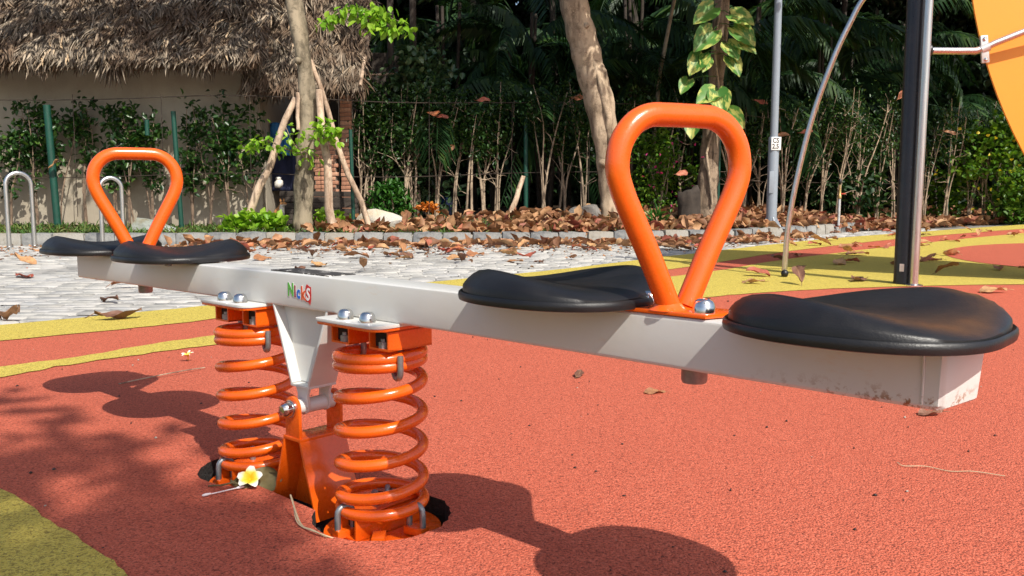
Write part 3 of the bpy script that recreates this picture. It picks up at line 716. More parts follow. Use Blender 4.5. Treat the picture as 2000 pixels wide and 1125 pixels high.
# brick piers, brick by brick
brick_ms = [m_flat('brick_' + k, c, .9, 0, .25, 18, .6, 50, .006) for k, c in (('a', (.42, .20, .12)), ('b', (.50, .27, .17)), ('c', (.36, .17, .10)))]
bmes = []
for k in range(3):
    me = MB().box((0, 0, 0), (.185, .11, .062)).mesh('brick', 30, .006); me.materials.append(brick_ms[k]); bmes.append(me)
mort = m_flat('old_mortar', (.22, .18, .14), .95)
for x0, wd, z0, z1, yy in ((-3.15, .375, .60, 1.62, 14.75), (-2.80, .19, .30, 2.32, 14.80)):
    pr = MB().box(HL((x0, yy, (z0 + z1) / 2)), (wd - .02, .2, z1 - z0)).build('brick_pier', mort, hut)
    z = z0 + .035; row = 0
    while z < z1:
        nb = 2 if wd > .3 else 1
        for j in range(nb):
            off = (j - (nb - 1) / 2) * .19 + (.02 if row % 2 else -.02) * (nb > 1)
            link('brick', bmes[rng.integers(0, 3)], None, pr, HL((x0 + off + rng.normal(0, .003), yy - .06 + rng.normal(0, .004), z)), (0, 0, rng.normal(0, .02)))
        z += .072; row += 1
# timber planter below the porch
plk = thing('plank_wall', 'low wall of dark weathered planks below the brick piers', 'plank wall', (-3.2, 14.35, 0))
for k in range(6):
    wv_ = rng.uniform(-.02, .02)
    MB().box((wv_, rng.normal(0, .008), .19 + k * .094), (1.28, .05, .088), 0, rng.normal(0, .006)).build('plank', B_dark, plk, 30, .006)
for xx in (-.55, .6): MB().box((xx, .06, .38), (.07, .06, .62)).build('upright', B_dark, plk, 30, .006)
# cloths hanging in the porch
def cloth(name, label, px0, px1, z0, z1, Y, col, cat):
    x0, x1 = PX(px0, Y), PX(px1, Y); n, m_ = 18, 12; V = []
    for j in range(m_ + 1):
        for i in range(n + 1):
            u = i / n; V.append((x0 + (x1 - x0) * u, Y + .05 * math.sin(u * 13 + j * .15) * (.4 + .6 * (1 - j / m_)) + .015 * math.sin(u * 31), z0 + (z1 - z0) * j / m_ + .02 * math.sin(u * 5)))
    Fq = [(j * (n + 1) + i, j * (n + 1) + i + 1, (j + 1) * (n + 1) + i + 1, (j + 1) * (n + 1) + i) for j in range(m_) for i in range(n)]
    o = MB().add(V, Fq).build(name, m_flat(name + '_cloth', col, .85, 0, .25, 14, .3, 200, .002), None, 180)
    sol = o.modifiers.new('s', 'SOLIDIFY'); sol.thickness = .008; return tag(o, label, cat)
cloth('blue_towel', 'bright blue towel hanging in the dark porch', 531, 570, 1.33, 1.85, 14.85, (.03, .17, .42), 'towel')
cloth('navy_cloth', 'dark navy cloth hanging below the blue towel', 528, 592, .70, 1.36, 14.95, (.012, .016, .05), 'cloth')
bg_ = MB().add([], []); V = []
bagm = m_flat('white_plastic_bag', (.62, .58, .52), .5, 0, .15, 20)
o = MB().lathe([(.01, 0), (.06, .01), (.075, .05), (.06, .10), (.035, .13), (.05, .16), (.03, .17)], (PX(545, 14.3), 14.3, .76), 12).build('plastic_bag', bagm, None, 60)
for v_ in o.data.vertices: v_.co += Vector(rng.normal(0, .008, 3))
tag(o, 'small crumpled white bag lying on the plank wall', 'bag')

# ------------------------------------------------------------------ fence: green posts and wires
fence = thing('wire_fence', 'green steel fence posts with thin wires in front of hut and hedge', 'fence', (0, 13.8, 0))
def fence_post(px, Y, ytop, ybot, r, lean=0, flat=False):
    x = PX(px, Y); z0, z1 = (min(PZ_(ybot, Y), gz(x, Y)) - .1 if not flat else PZ_(ybot, Y)), PZ_(ytop, Y)
    p = [(x + lean * k / 4, Y - 13.8, z0 + (z1 - z0) * (1 - k / 4)) for k in range(5)]
    mb = MB().tube(p, r, 10); mb.build('post', M['green_steel'], fence)
fence_post(101, 13.55, 208, 436, .055, .07); fence_post(345, 13.6, 220, 436, .038, .06)
fence_post(293, 13.6, 236, 266, .035, 0, True); fence_post(687, 13.9, 255, 432, .03, .02)
fence_post(1027, 15.2, 215, 422, .04); fence_post(1402, 15.9, 250, 402, .035); fence_post(1850, 19.2, 240, 405, .04)
for z in (.72, 1.92, 2.25)[:2]:
    pts = [(x, float(np.interp(x, [-14, -3, 0, 4, 9, 13], [13.52, 13.7, 15.05, 16.0, 19.1, 21.5])) - 13.8, z + .12 * math.sin(x) * .3 + gz(x, 15) * .6 + .12) for x in np.linspace(-13, 12, 60)]
    MB().tube(pts, .007, 5).build('wire', M['wire'], fence)
for x in np.linspace(-9.6, 8.2, 14):
    y = float(np.interp(x, [-14, -3, 0, 4, 9, 13], [13.52, 13.7, 15.05, 16.0, 19.1, 21.5]))
    MB().tube([(x, y - 13.8, .3), (x + .02, y - 13.8, 2.2)], .006, 5).build('wire', M['wire'], fence)

# ------------------------------------------------------------------ shrubs
def shrub(name, label, cat, x, y, h, nst, leaves, lsize, mat, group=None, spread=.5, leaf0=.35, bark=None, clump=.10, stem_r=.014, flat=1.0, lw=.5):
    z = gz(x, y) - .02; o = thing(name, label, cat, (x, y, z), 0, group); paths = []; ends = []
    for k in range(nst):
        a = rng.uniform(0, 2 * math.pi); e = np.array([math.cos(a) * spread * rng.uniform(.3, 1), math.sin(a) * spread * flat * rng.uniform(.3, 1), h * rng.uniform(.75, 1.0)])
        b0 = np.array([rng.normal(0, .03), rng.normal(0, .02), 0]); m_ = b0 + (e - b0) * .35; m_[:2] *= .5
        p = spline([b0, m_, (m_ + e) / 2 + rng.normal(0, .06, 3), e], 3); r0 = stem_r * rng.uniform(.7, 1.25); paths.append((p, taper(r0, r0 * .3, len(p))))
        for q in range(rng.integers(4, 8)):
            i = rng.integers(int(len(p) * .25), len(p) - 1); s0 = np.array(p[i]); d = rdir(1, .9)[0] * np.array([1, flat, 1]); L_ = rng.uniform(.15, .42) * h * .4
            tp = bend(s0, s0 + d * L_, 3, .05); paths.append((tp, taper(r0 * .45, r0 * .15, 4)))
            ends += [tp[-1], tp[-2], (tp[-1] + tp[-2]) / 2]
        ends += [np.array(p[-1]), np.array(p[-3])]
    E_ = np.array([e for e in ends if e[2] > h * leaf0]) if any(e[2] > h * leaf0 for e in ends) else np.array(ends)
    low = rng.random(len(E_)) < 1; c = E_[rng.integers(0, len(E_), leaves)]
    P = c + rng.normal(0, clump, (leaves, 3)) * np.array([1, flat, 1])
    P[:, 2] = np.maximum(P[:, 2], .03)
    tubes(paths, 6).build('stem', bark or B_twig, o, 60)
    foliage('foliage', P, rdir(leaves, .35), rng.uniform(.7, 1.2, leaves) * lsize, rng.uniform(.8, 1.2, leaves) * lsize * lw, mat, o)
    return o
# climbers trained on the wall
for i, (px, h) in enumerate(((25, 1.7), (70, 1.95), (120, 2.0), (165, 2.1), (215, 2.05), (262, 1.9), (300, 1.75), (372, 1.9), (415, 2.05), (452, 2.1), (488, 2.0))):
    zone = ('behind the free-standing steel hoop' if px < 110 else 'between the two tall green posts' if px < 340 else 'between the narrow green post and the porch')
    shrub('wall_climber', 'dark green climber on the cream wall ' + zone, 'climber', PX(px, 14.05), 14.05 + rng.uniform(-.15, .1), h, 3, int(rng.uniform(330, 480)), .105, G_wall, 'wall climbers ' + zone, .36, .34, B_dtwig, .075, .016, .3, .6)
for px in (-60, -140): shrub('wall_climber', 'dark green climber at the far end of the hut wall past the hoops', 'climber', PX(px, 14.05), 14.05, 1.9, 3, 330, .105, G_wall, 'climbers at the far end of the hut wall', .33, .30, B_dtwig, .075, .016, .3, .55)
# hedge of bare-stemmed shrubs
hedge_px = [708, 745, 790, 806, 848, 886, 912, 940, 970, 1062, 1100, 1140, 1232, 1275, 1330, 1425, 1455, 1482, 1530, 1572, 1602, 1636, 1674, 1713, 1748, 1806, 1850, 1893, 1922, 1948, 1985, 2030, 2080]
for px in hedge_px:
    rt = px > 1480
    Y = float(np.interp(px, [700, 1000, 1200, 1400, 1600, 1800, 2000], [14.7, 15.0, 15.4, 16.0, 17.0, 18.5, 20.0])) + rng.uniform(-.12, .35)
    h = float(np.interp(px, [700, 1200, 1600, 2000], [2.2, 2.25, 2.4, 2.7])) * rng.uniform(.85, 1.12)
    zone = ('between the porch and the leaning tree' if px < 1190 else 'between the leaning tree and the lamp post' if px < 1510 else 'between the lamp post and the black play post' if px < 1760 else 'beyond the black play post')
    shrub('hedge_shrub', 'slender bare-stemmed hedge shrub ' + zone, 'shrub', PX(px, Y), Y, h, int(rng.integers(2, 4)) + 2 * rt, int(rng.uniform(420, 650)) - 120 * rt, .08, G_hedge, 'hedge shrubs ' + zone, .62 if rt else .45, .52, None, .12, .021, .6)
# fuller bushes
def bush(name, label, px, Y, wx, h, z0, leaves, lsize, mat, lw=.6, cat='bush', stems=6, up=.3):
    x = PX(px, Y); z = gz(x, Y) - .02; o = thing(name, label, cat, (x, Y, z)); paths = []; cl = []
    for k in range(stems):
        a = rng.uniform(0, 2 * math.pi); r = math.sqrt(rng.random()); e = (math.cos(a) * r * wx * .8, math.sin(a) * r * wx * .6, h * rng.uniform(.6, .95)); p = bend((rng.normal(0, .05), rng.normal(0, .05), 0), e, 5, .03); paths.append((p, taper(.018, .006, 6)))
    tubes(paths).build('stem', B_twig, o, 60)
    nc = 46; a = rng.uniform(0, 2 * math.pi, nc); r = np.sqrt(rng.random(nc)); zz = z0 + (h - z0) * rng.random(nc) ** .8
    k = np.sqrt(np.clip(1 - ((zz - z0) / (h - z0) - .35) ** 2 / .55, .1, 1))
    Cc = np.stack([np.cos(a) * r * wx * k, np.sin(a) * r * wx * .7 * k, zz], 1); i = rng.integers(0, nc, leaves)
    P = Cc[i] + rng.normal(0, 1, (leaves, 3)) * np.array([wx, wx * .7, h * .5]) * .16; P[:, 2] = np.maximum(P[:, 2], .04)
    foliage('foliage', P, rdir(leaves, up) - np.array([0, .35, 0]), rng.uniform(.7, 1.2, leaves) * lsize, rng.uniform(.8, 1.2, leaves) * lsize * lw, mat, o)
    return o
bush('pale_bush', 'tall bush with pale grey-green rounded leaves beside the porch', 812, 15.4, .75, 2.75, .15, 2600, .13, G_pale, .75)
bush('small_leaf_bush', 'bright small-leaved bush in front of the porch post', 722, 15.0, .35, 2.3, 1.2, 1100, .075, G_hedge, .55)
fl = bush('flowering_bush', 'loose light green bush with tiny pink flowers behind the leaning trunk', 1285, 15.2, .62, 1.35, .05, 1700, .085, G_mound, .6)
pk = m_leaf('pink_petal', [(0, (.55, .03, .20)), (1, (.7, .08, .3))], .5, .3)
stuff_f = foliage('flowers', rng.normal(0, 1, (34, 3)) * [.4, .3, .3] + [0, -.35, .7], rdir(34), .06, .05, pk, fl); stuff(stuff_f)
mv = bush('vine_mound', 'yellow-green mound of soft leafy vine beside the orange panel', 1945, 19.6, 1.35, 2.15, .05, 4200, .13, G_mound, .8)
stuff_f = foliage('flowers', rng.normal(0, 1, (30, 3)) * [.8, .2, .5] + [0, -.9, 1.2], rdir(30), .08, .08, m_leaf('yellow_petal', [(0, (.7, .55, .03)), (1, (.8, .65, .05))], .5, .3), mv); stuff(stuff_f)
bush('shaded_bush', 'low broad bush in the shade behind the steel arch', 1620, 18.3, 1.2, 1.1, .05, 1500, .17, G_palm, .6)
bush('fern_clump', 'light green ferny clump behind the pale boulder', 765, 14.9, .35, .62, .1, 700, .14, G_fern, .4)
bush('lime_bush', 'low bright lime-green bush at the foot of the staked tree', 500, 12.15, .40, .23, .04, 260, .13, G_lime, .8, 'bush', 5, .7)
bush('lime_sprout', 'few lime-green sprouts beside the staked trunk', 640, 12.35, .25, .28, .05, 50, .10, G_lime, .8, 'plant', 3, .7)
bush('strappy_plant', 'small green plant with strappy leaves in the leaf litter', 1283, 12.95, .12, .22, .02, 26, .26, G_fern, .16, 'plant', 2, 1.2)
og = m_leaf('orange_flower', [(0, (.5, .13, .01)), (1, (.7, .25, .03))], .6, .2)
bush('orange_flower_plant', 'low plant with dull orange flowers among the hedge stems', 835, 14.6, .2, .27, .16, 120, .07, og, .8, 'plant', 4, .5)

# ------------------------------------------------------------------ trees
def crown_leaves(o, clusters, leaves, lsize, mat, r, name='crown'):
    Cc = np.array(clusters); i = rng.integers(0, len(Cc), leaves)
    P = Cc[i] + rng.normal(0, 1, (leaves, 3)) * np.array([r, r, r * .6])
    return foliage(name, P, rdir(leaves, -.1), rng.uniform(.7, 1.2, leaves) * lsize, rng.uniform(.8, 1.2, leaves) * lsize * .55, mat, o)
def tree(name, label, base, trunk, radii, crown_c, crown_r, bark, leaves, lsize, nl=9, clus=.5, group=None, ncl=40, mat=None, rot=0):
    o = thing(name, label, 'tree', base, 0, group); mb = MB()
    p = spline(trunk, 6); k = len(p); rr_ = np.interp(np.linspace(0, 1, k), np.linspace(0, 1, len(radii)), radii)
    mb.tube(p, [float(a * (1 + .05 * math.sin(i * 1.9))) for i, a in enumerate(rr_)], 18)
    tk = mb.build('trunk', bark, o, 180)
    for v_ in tk.data.vertices:
        a = math.sin(v_.co.z * 5.1 + v_.co.x * 21) * math.sin(v_.co.y * 19 + v_.co.z * 3.3); v_.co += v_.normal * a * .016
    cs = []; cc = np.array(crown_c) - np.array(base); top = np.array(p[-1])
    for q in range(nl):
        d = rdir(1, .15)[0]; e = cc + d * min(crown_r[0], crown_r[1] * 1.3) * rng.uniform(.4, .75); s0 = top if q % 2 else np.array(p[-4])
        path = spline([s0, s0 + (e - s0) * .4 + np.array([0, 0, .4]), e], 4); mbq = MB().tube(path, taper(radii[-1] * .45, .02, len(path)), 7); mbq.build('branch', bark, o, 180)
        cs += [np.array(path[-1]), np.array(path[-4])]
    for q in range(ncl):
        d = rng.normal(0, 1, 3); d /= np.linalg.norm(d); d = d * np.array(crown_r) * rng.random() ** .4; cs.append(cc + np.array([d[0] * math.cos(rot) - d[1] * math.sin(rot), d[0] * math.sin(rot) + d[1] * math.cos(rot), d[2]]))
    if leaves: crown_leaves(o, cs, leaves, lsize, mat or G_crown, clus)
    return o
def Tz(x, y): return gz(x, y) - .05
# staked tree by the hut
tb = (PX(590, 12.4), 12.4, Tz(-3, 12.4))
t1 = tree('staked_tree', 'straight grey-brown tree trunk held by wooden stakes beside the hut', tb, [(0, 0, 0), (.05, 0, 1.0), (.10, .02, 1.9), (.06, 0, 2.55), (-.05, 0, 3.3), (-.1, 0, 4.2), (0, 0, 5.2)], [.145, .128, .118, .108, .12, .10, .08],
     (-4.3, 11.9, 6.0), (2.5, 1.5, 1.0), B_tree, 2500, .17, 9, .24, 'trees standing in the bed')
knot = MB().lathe([(.02, -.04), (.05, -.02), (.055, .02), (.03, .05)], (.02, -.11, 2.42), 10).build('knot', B_tree, t1, 180)
knot2 = MB().lathe([(.01, -.05), (.035, -.02), (.035, .03), (.01, .05)], (-.02, -.125, .95), 10).build('knot', B_tree, t1, 180)
tb2 = (PX(1190, 14.3), 14.3, gz(1.6, 14.3) - .06)
t2 = tree('leaning_tree', 'thick smooth tan trunk leaning left, rooted in fallen leaves', tb2, [(.02, 0, 0), (.0, 0, .45), (-.04, 0, 1.15), (-.20, 0, 2.05), (-.40, 0, 2.75), (-.58, 0, 3.4), (-.75, 0, 4.3), (-.7, 0, 5.3)], [.145, .165, .20, .235, .24, .225, .20, .15],
     (1.6, 13.2, 6.6), (3.0, 1.7, 1.3), B_smooth, 15000, .17, 10, .45, 'trees standing in the bed')
for z_, x_, s_ in ((2.38, -.25, 1.0), (.98, -.13, .8), (3.15, -.42, .55)):
    MB().lathe([(.085 * s_, -.03), (.07 * s_, .01), (.05 * s_, .035), (.02 * s_, .03)], (x_, -.205 if z_ > 1.5 else -.17, z_), 12, 'y').build('knot', B_smooth, t2, 180)
MB().tube([(-.02, -.12, 1.0), (-.05, -.19, 1.7), (-.16, -.215, 2.2), (-.3, -.2, 2.6)], [.05, .075, .07, .03], 10).build('bark_ridge', B_smooth, t2, 180)
tb3 = (PX(1378, 14.6), 14.6, gz(3.2, 14.6) - .05)
t3 = tree('vine_tree', 'upright flaking-barked tree carrying large variegated vine leaves', tb3, [(0, 0, 0), (.03, 0, .6), (.06, 0, 1.3), (.12, 0, 2.2), (.18, 0, 3.2), (.2, 0, 4.2), (.2, 0, 5.2)], [.20, .165, .145, .135, .125, .11, .09],
     (4.9, 13.8, 6.4), (3.0, 1.7, 1.3), B_rough, 14500, .17, 9, .45, 'trees standing in the bed')
st_ = MB().lathe([(.20, 0), (.175, .12), (.165, .35), (.17, .50), (.13, .54), (.05, .50)], (PX(1346, 14.4), 14.4, gz(3, 14.4) - .03), 16).build('tree_stump', B_dark, None, 180)
for v_ in st_.data.vertices: v_.co += v_.normal * (.03 * math.sin(v_.co.x * 40 + v_.co.z * 6)) + Vector((0, 0, .05 * math.sin(v_.co.x * 17) if v_.co.z > .7 else 0))
tag(st_, 'dark rotten tree stump beside the vine-covered trunk', 'stump')
# trees outside the view whose crowns shade the hut and the hedge
tree('shade_tree', 'broad leafy tree standing left of the hut', (-11.3, 10.6, .1), [(0, 0, 0), (.1, 0, 2), (.2, .1, 4), (.3, .2, 5.3)], [.2, .17, .14, .1], (-8.7, 11.7, 6.1), (2.9, 1.5, 1.2), B_tree, 2300, .17, 9, .24, 'trees that shade the playground')
tree('shade_tree', 'broad leafy tree standing beyond the play panel', (12.3, 17.2, .3), [(0, 0, 0), (-.1, 0, 2), (-.4, .1, 4), (-.6, .2, 5.6)], [.22, .18, .15, .1], (9.6, 16.6, 7.0), (3.6, 1.8, 1.3), B_tree, 14500, .17, 9, .45, 'trees that shade the playground')
# a tree behind the camera: its crown throws the soft shade on the left foreground
tree('shade_tree', 'small leafy tree at the near edge of the playground', (4.6, -6.6, 0), [(0, 0, 0), (-.1, 0, 2), (-.6, .3, 3.6), (-1.1, .8, 4.8)], [.16, .13, .1, .07], (1.14, -3.66, 5.6), (2.3, 1.25, .35), B_tree, 14500, .15, 7, .17, 'trees that shade the playground', 110, None, R(-45))

# stakes round the first tree
stk_m = B_stake
def stake(label, a, b, r0, r1):
    o = thing('tree_stake', label, 'stake', a, 0, 'stakes propping the young tree'); d = np.array(b) - np.array(a); p = bend((0, 0, 0), d, 6, .008)
    MB().tube(p, taper(r0, r1, 7), 9).build('pole', stk_m, o, 60)
    MB().lathe([(r1 * 1.02, -.004), (r1 * .9, .006)], tuple(d), 9).build('cut_end', stk_m, o); return o
def at(px, py, Y): return (PX(px, Y), Y, PZ_(py, Y))
stake('reddish stake leaning from the lime bush up to the trunk', (PX(468, 12.3), 12.3, .12), at(583, 195, 12.35), .062, .045)
stake('crooked pale stake standing upright just right of the trunk', (PX(650, 11.95), 11.95, .12), at(628, 180, 12.3), .062, .05)
stake('thin stake leaning from the pale boulder up to the trunk', (PX(722, 12.5), 12.5, .12), at(606, 105, 12.45), .045, .032)
stake('short peg tied against the left side of the trunk', at(586, 255, 12.28), at(586, 185, 12.28), .028, .028)
stake('weathered slanting prop among the hedge stems', (PX(996, 14.6), 14.6, .28), at(1022, 345, 14.9), .05, .04)
# leafy side shoots of the first tree
def shoot(parent, pts, leaves, lsize, spread, mat=G_lime, hang=.5):
    p = spline(pts, 5); MB().tube(p, taper(.014, .004, len(p)), 6).build('branch', B_twig, parent, 60)
    i = rng.integers(len(p) // 4, len(p), leaves); P = np.array(p)[i] + rng.normal(0, 1, (leaves, 3)) * spread
    D = rdir(leaves); D[:, 2] -= hang; D[:, 1] -= .3
    foliage('leaf_spray', P, D, rng.uniform(.75, 1.2, leaves) * lsize, rng.uniform(.85, 1.15, leaves) * lsize * .62, mat, parent, fold=.12)['kind'] = 'stuff'
def TL(px, py, Y): return np.array(at(px, py, Y)) - np.array(tb)
shoot(t1, [TL(612, 80, 12.4), TL(640, 50, 12.3), TL(690, 30, 12.2), TL(740, 34, 12.15), TL(795, 55, 12.1)], 120, .125, [.06, .06, .05], G_lime, .9)
shoot(t1, [TL(700, 30, 12.2), TL(735, 45, 12.1), TL(775, 62, 12.1)], 95, .13, [.09, .06, .07], G_lime, 1.1)
shoot(t1, [TL(596, 300, 12.25), TL(560, 292, 12.1), TL(520, 275, 12.0), TL(482, 295, 12.0)], 80, .10, [.07, .06, .05])
shoot(t1, [TL(598, 310, 12.25), TL(575, 280, 12.05), TL(562, 250, 12.0)], 34, .09, [.07, .05, .05])
shoot(t1, [TL(604, 290, 12.25), TL(620, 262, 12.0), TL(640, 248, 12.0), TL(655, 262, 11.95)], 100, .12, [.075, .06, .06])
shoot(t1, [TL(604, 310, 12.25), TL(607, 300, 12.0), TL(615, 318, 11.95)], 16, .10, [.05, .04, .06])
# large variegated leaves on the vine tree
def heart(L=.34, W=.27, cup=.16):
    V = []; nu, nv = 10, 8
    for i in range(nu + 1):
        u = i / nu; w_ = W * .5 * (math.sin(math.pi * min(1, u ** .62)) ** .75) * (1 if u > .02 else .55) if 0 < u < 1 else 0
        if u == 0: w_ = W * .22
        for j in range(nv + 1):
            s = j / nv * 2 - 1; back = -.07 * abs(s) ** 1.2 * (1 - u) ** 3 * L * 2.2
            V.append((s * w_, u * L + back, -cup * L * u * u * .9 + abs(s) ** 1.4 * w_ * .35 + .008 * math.sin(u * 24) * abs(s)))
    Fq = [(i * (nv + 1) + j, i * (nv + 1) + j + 1, (i + 1) * (nv + 1) + j + 1, (i + 1) * (nv + 1) + j) for i in range(nu) for j in range(nv)]
    return MB().add(V, Fq).mesh('leaf', 180)
def vari():
    m, t, b = new_mat('variegated_leaf'); v = coord(t); ob = t.nodes.new('ShaderNodeObjectInfo').outputs['Random']
    ad = t.nodes.new('ShaderNodeVectorMath'); ad.operation = 'ADD'; t.links.new(v, ad.inputs[0])
    cx = t.nodes.new('ShaderNodeCombineXYZ'); t.links.new(mth(t, 'MULTIPLY', ob, 40), cx.inputs[2]); t.links.new(cx.outputs[0], ad.inputs[1])
    mp = t.nodes.new('ShaderNodeMapping'); mp.inputs['Scale'].default_value = (16, 6, 1); mp.inputs['Rotation'].default_value = (0, 0, .5); t.links.new(ad.outputs[0], mp.inputs[0])
    f = ramp(t, noise(t, mp.outputs[0], 1, 5, .6), [(.48, black(0)), (.58, black(1))])
    col = mixc(t, f, ramp(t, ob, [(0, (.06, .19, .03)), (1, (.13, .30, .05))]), (.55, .56, .14))
    xs = mth(t, 'ABSOLUTE', sep(t, v)[0]); col = mixc(t, ramp(t, xs, [(.003, black(.8)), (.006, black(0))]), col, (.30, .40, .12))
    t.links.new(col, b.inputs['Base Color']); b.inputs['Roughness'].default_value = .48
    tr = t.nodes.new('ShaderNodeBsdfTranslucent'); t.links.new(col, tr.inputs[0]); mx = t.nodes.new('ShaderNodeMixShader'); mx.inputs[0].default_value = .3
    t.links.new(b.outputs[0], mx.inputs[1]); t.links.new(tr.outputs[0], mx.inputs[2]); t.links.new(mx.outputs[0], t.nodes['Material Output'].inputs[0]); return m
hm = heart(); VM = vari(); hm.materials.append(VM)
vine = thing('pothos_vine', 'climbing vine with big yellow-streaked heart leaves clinging to the trunk', 'vine', tb3)
def T3(px, py, Y): return Vector(at(px, py, Y)) - Vector(tb3)
MB().tube([T3(1392, 400, 14.38), T3(1378, 300, 14.42), T3(1402, 200, 14.42), T3(1388, 100, 14.44), T3(1400, 10, 14.45)], [.02, .022, .02, .018, .016], 8).build('stem', B_twig, vine, 60)
for px, py, tip, sz in ((1385, 25, (-60, 45), 1.0), (1418, 38, (60, 30), .95), (1385, 68, (-45, 45), 1.15), (1366, 112, (-35, 48), 1.0), (1372, 118, (-10, 34), .75), (1424, 62, (48, 42), 1.05), (1412, 92, (18, 36), .85), (1416, 118, (22, 40), .85), (1432, 95, (40, 20), .8), (1392, 182, (-40, 22), 1.0), (1395, 182, (5, 36), 1.1), (1418, 220, (25, 32), .9), (1352, 232, (-12, 50), .9), (1340, 160, (-20, 30), .7)):
    a = T3(px, py, 14.25 - rng.uniform(0, .1)); d = Vector((tip[0], -28 + rng.uniform(-10, 10), -tip[1])).normalized()
    f = Vector((rng.normal(0, .25), -1, .55)); f = (f - d * f.dot(d)).normalized(); x_ = d.cross(f).normalized()
    l = link('leaf', hm, None, vine, a); l.rotation_euler = Matrix((x_, d, f)).transposed().to_euler(); l.scale = (sz * 1.3,) * 3
    MB().tube([T3(1393, py - 6, 14.45), (Vector(a) + T3(1393, py - 6, 14.45)) / 2 + Vector((0, -.03, .03)), a], .006, 5).build('leaf_stalk', G_fern, vine, 60)

# ------------------------------------------------------------------ palms and woodland behind the hedge
def frond_mesh(L, nlf, leaf_l, droop_, seed):
    r_ = np.random.default_rng(seed); V = []; Fq = []; pts = []
    for i in range(15):
        u = i / 14; pts.append((L * u * math.cos(u * .5) * .9, 0, L * (.55 * u - droop_ * u * u)))
    mb = MB().tube(pts, taper(.022, .004, 15), 5); V, Fq = mb.v, mb.f
    for k in range(nlf):
        u = .12 + .87 * k / nlf; i = min(13, int(u * 14)); f_ = u * 14 - i; p = np.array(pts[i]) * (1 - f_) + np.array(pts[i + 1]) * f_; tg = unit(np.array(pts[i + 1]) - np.array(pts[i]))
        for sd_ in (-1, 1):
            ln = leaf_l * (math.sin(math.pi * (u * .82 + .12)) ** .6) * r_.uniform(.85, 1.1); d = unit(tg * .75 + np.array([0, sd_ * 1.0, .25]) + r_.normal(0, .08, 3)); w_ = .026 + .012 * r_.random(); tw = unit(np.cross(d, [0, 0, 1.0]))
            m1 = p + d * ln * .42 - np.array([0, 0, ln * .16]); tip = p + d * ln * .7 + np.array([0, 0, -ln * .72]); o = len(V)
            V += [tuple(p), tuple(m1 + tw * w_ + np.array([0, 0, -.02])), tuple(tip), tuple(m1 - tw * w_)]; Fq += [(o, o + 1, o + 2, o + 3)]
    me = bpy.data.meshes.new('frond'); me.from_pydata([tuple(map(float, v)) for v in V], [], Fq); me.materials.append(G_palm); return me
FR = [frond_mesh(2.6, 44, .72, .95, 1), frond_mesh(2.2, 40, .66, 1.2, 2), frond_mesh(3.0, 48, .78, .8, 3)]
palm_sites = [(-1.6, 16.8, 2.0, 12), (-.3, 18.0, 2.6, 13), (.6, 16.9, 2.3, 13), (2.2, 17.6, 2.6, 13), (3.6, 18.4, 2.2, 12), (5.0, 18.6, 2.6, 13), (6.4, 19.6, 2.3, 13), (7.6, 20.6, 2.9, 13), (9.6, 21.6, 2.6, 12), (11.5, 23.2, 2.8, 12), (1.2, 19.5, 3.6, 13), (4.4, 21, 3.8, 13), (-2.2, 18.6, 3.4, 12), (8.4, 22.5, 4.0, 12), (-1.3, 17.6, 4.2, 13), (.2, 17.4, 3.9, 13), (2.6, 18.2, 4.3, 13), (5.2, 19.2, 4.3, 13), (7.2, 20.2, 4.6, 13), (9.8, 22.2, 4.7, 12), (3.9, 17.4, 3.5, 12)]
for i, (x, y, h, nf) in enumerate(palm_sites):
    kd = 'tall' if h > 3.3 else 'low'; o = thing('feather_palm', ('tall dark feather palm rising above the hedge with drooping fronds' if h > 3.3 else 'low dark feather palm with fronds just above the hedge tops'), 'palm', (x, y, gz(x, y) - .05), 0, kd + ' palms behind the hedge')
    for q in range(3):
        a = rng.uniform(0, 6.28); MB().tube([(.1 * math.cos(a), .1 * math.sin(a), 0), (.2 * math.cos(a), .2 * math.sin(a), h * .5), (.28 * math.cos(a), .28 * math.sin(a), h)], [.05, .04, .035], 7).build('stem', B_dark, o, 60)
    for q in range(nf):
        a = q * 2.4 + rng.uniform(-.3, .3); zf = h * rng.uniform(.75, 1.05); lk = link('frond', FR[q % 3], None, o, (.2 * math.cos(a), .2 * math.sin(a), zf), (rng.normal(0, .25), rng.uniform(-.65, .45), a))
        k = rng.uniform(.75, 1.05); lk.scale = (k, k, k)
def woodland():
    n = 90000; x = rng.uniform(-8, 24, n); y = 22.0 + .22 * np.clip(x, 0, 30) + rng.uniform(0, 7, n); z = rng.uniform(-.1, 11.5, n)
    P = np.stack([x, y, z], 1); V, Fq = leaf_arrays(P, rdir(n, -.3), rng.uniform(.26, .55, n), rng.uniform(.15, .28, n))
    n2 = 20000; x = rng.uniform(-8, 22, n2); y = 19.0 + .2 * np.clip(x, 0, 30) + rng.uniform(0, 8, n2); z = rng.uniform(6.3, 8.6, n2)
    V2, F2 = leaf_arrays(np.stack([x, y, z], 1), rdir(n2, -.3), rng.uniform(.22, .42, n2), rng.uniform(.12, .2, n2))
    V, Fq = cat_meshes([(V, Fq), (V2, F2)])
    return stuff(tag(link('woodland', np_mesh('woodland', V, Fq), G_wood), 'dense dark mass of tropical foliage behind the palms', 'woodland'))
woodland()
for x, y in ((-.9, 20.6), (2.9, 20.2), (5.9, 22.0), (8.9, 23.4), (.9, 21.6), (11.2, 24.6)):
    o = thing('slim_tree', 'slim dark trunk deep in the shaded woodland', 'tree', (x, y, 0), 0, 'trunks in the woodland')
    MB().tube(bend((0, 0, 0), (rng.normal(0, .4), 0, 8.5), 6, .01), taper(.11, .06, 7), 8).build('trunk', B_dark, o, 60)
o = thing('slim_palm_stem', 'thin ringed grey stem curving up behind the hedge', 'tree', (PX(1272, 16.4), 16.4, .3))
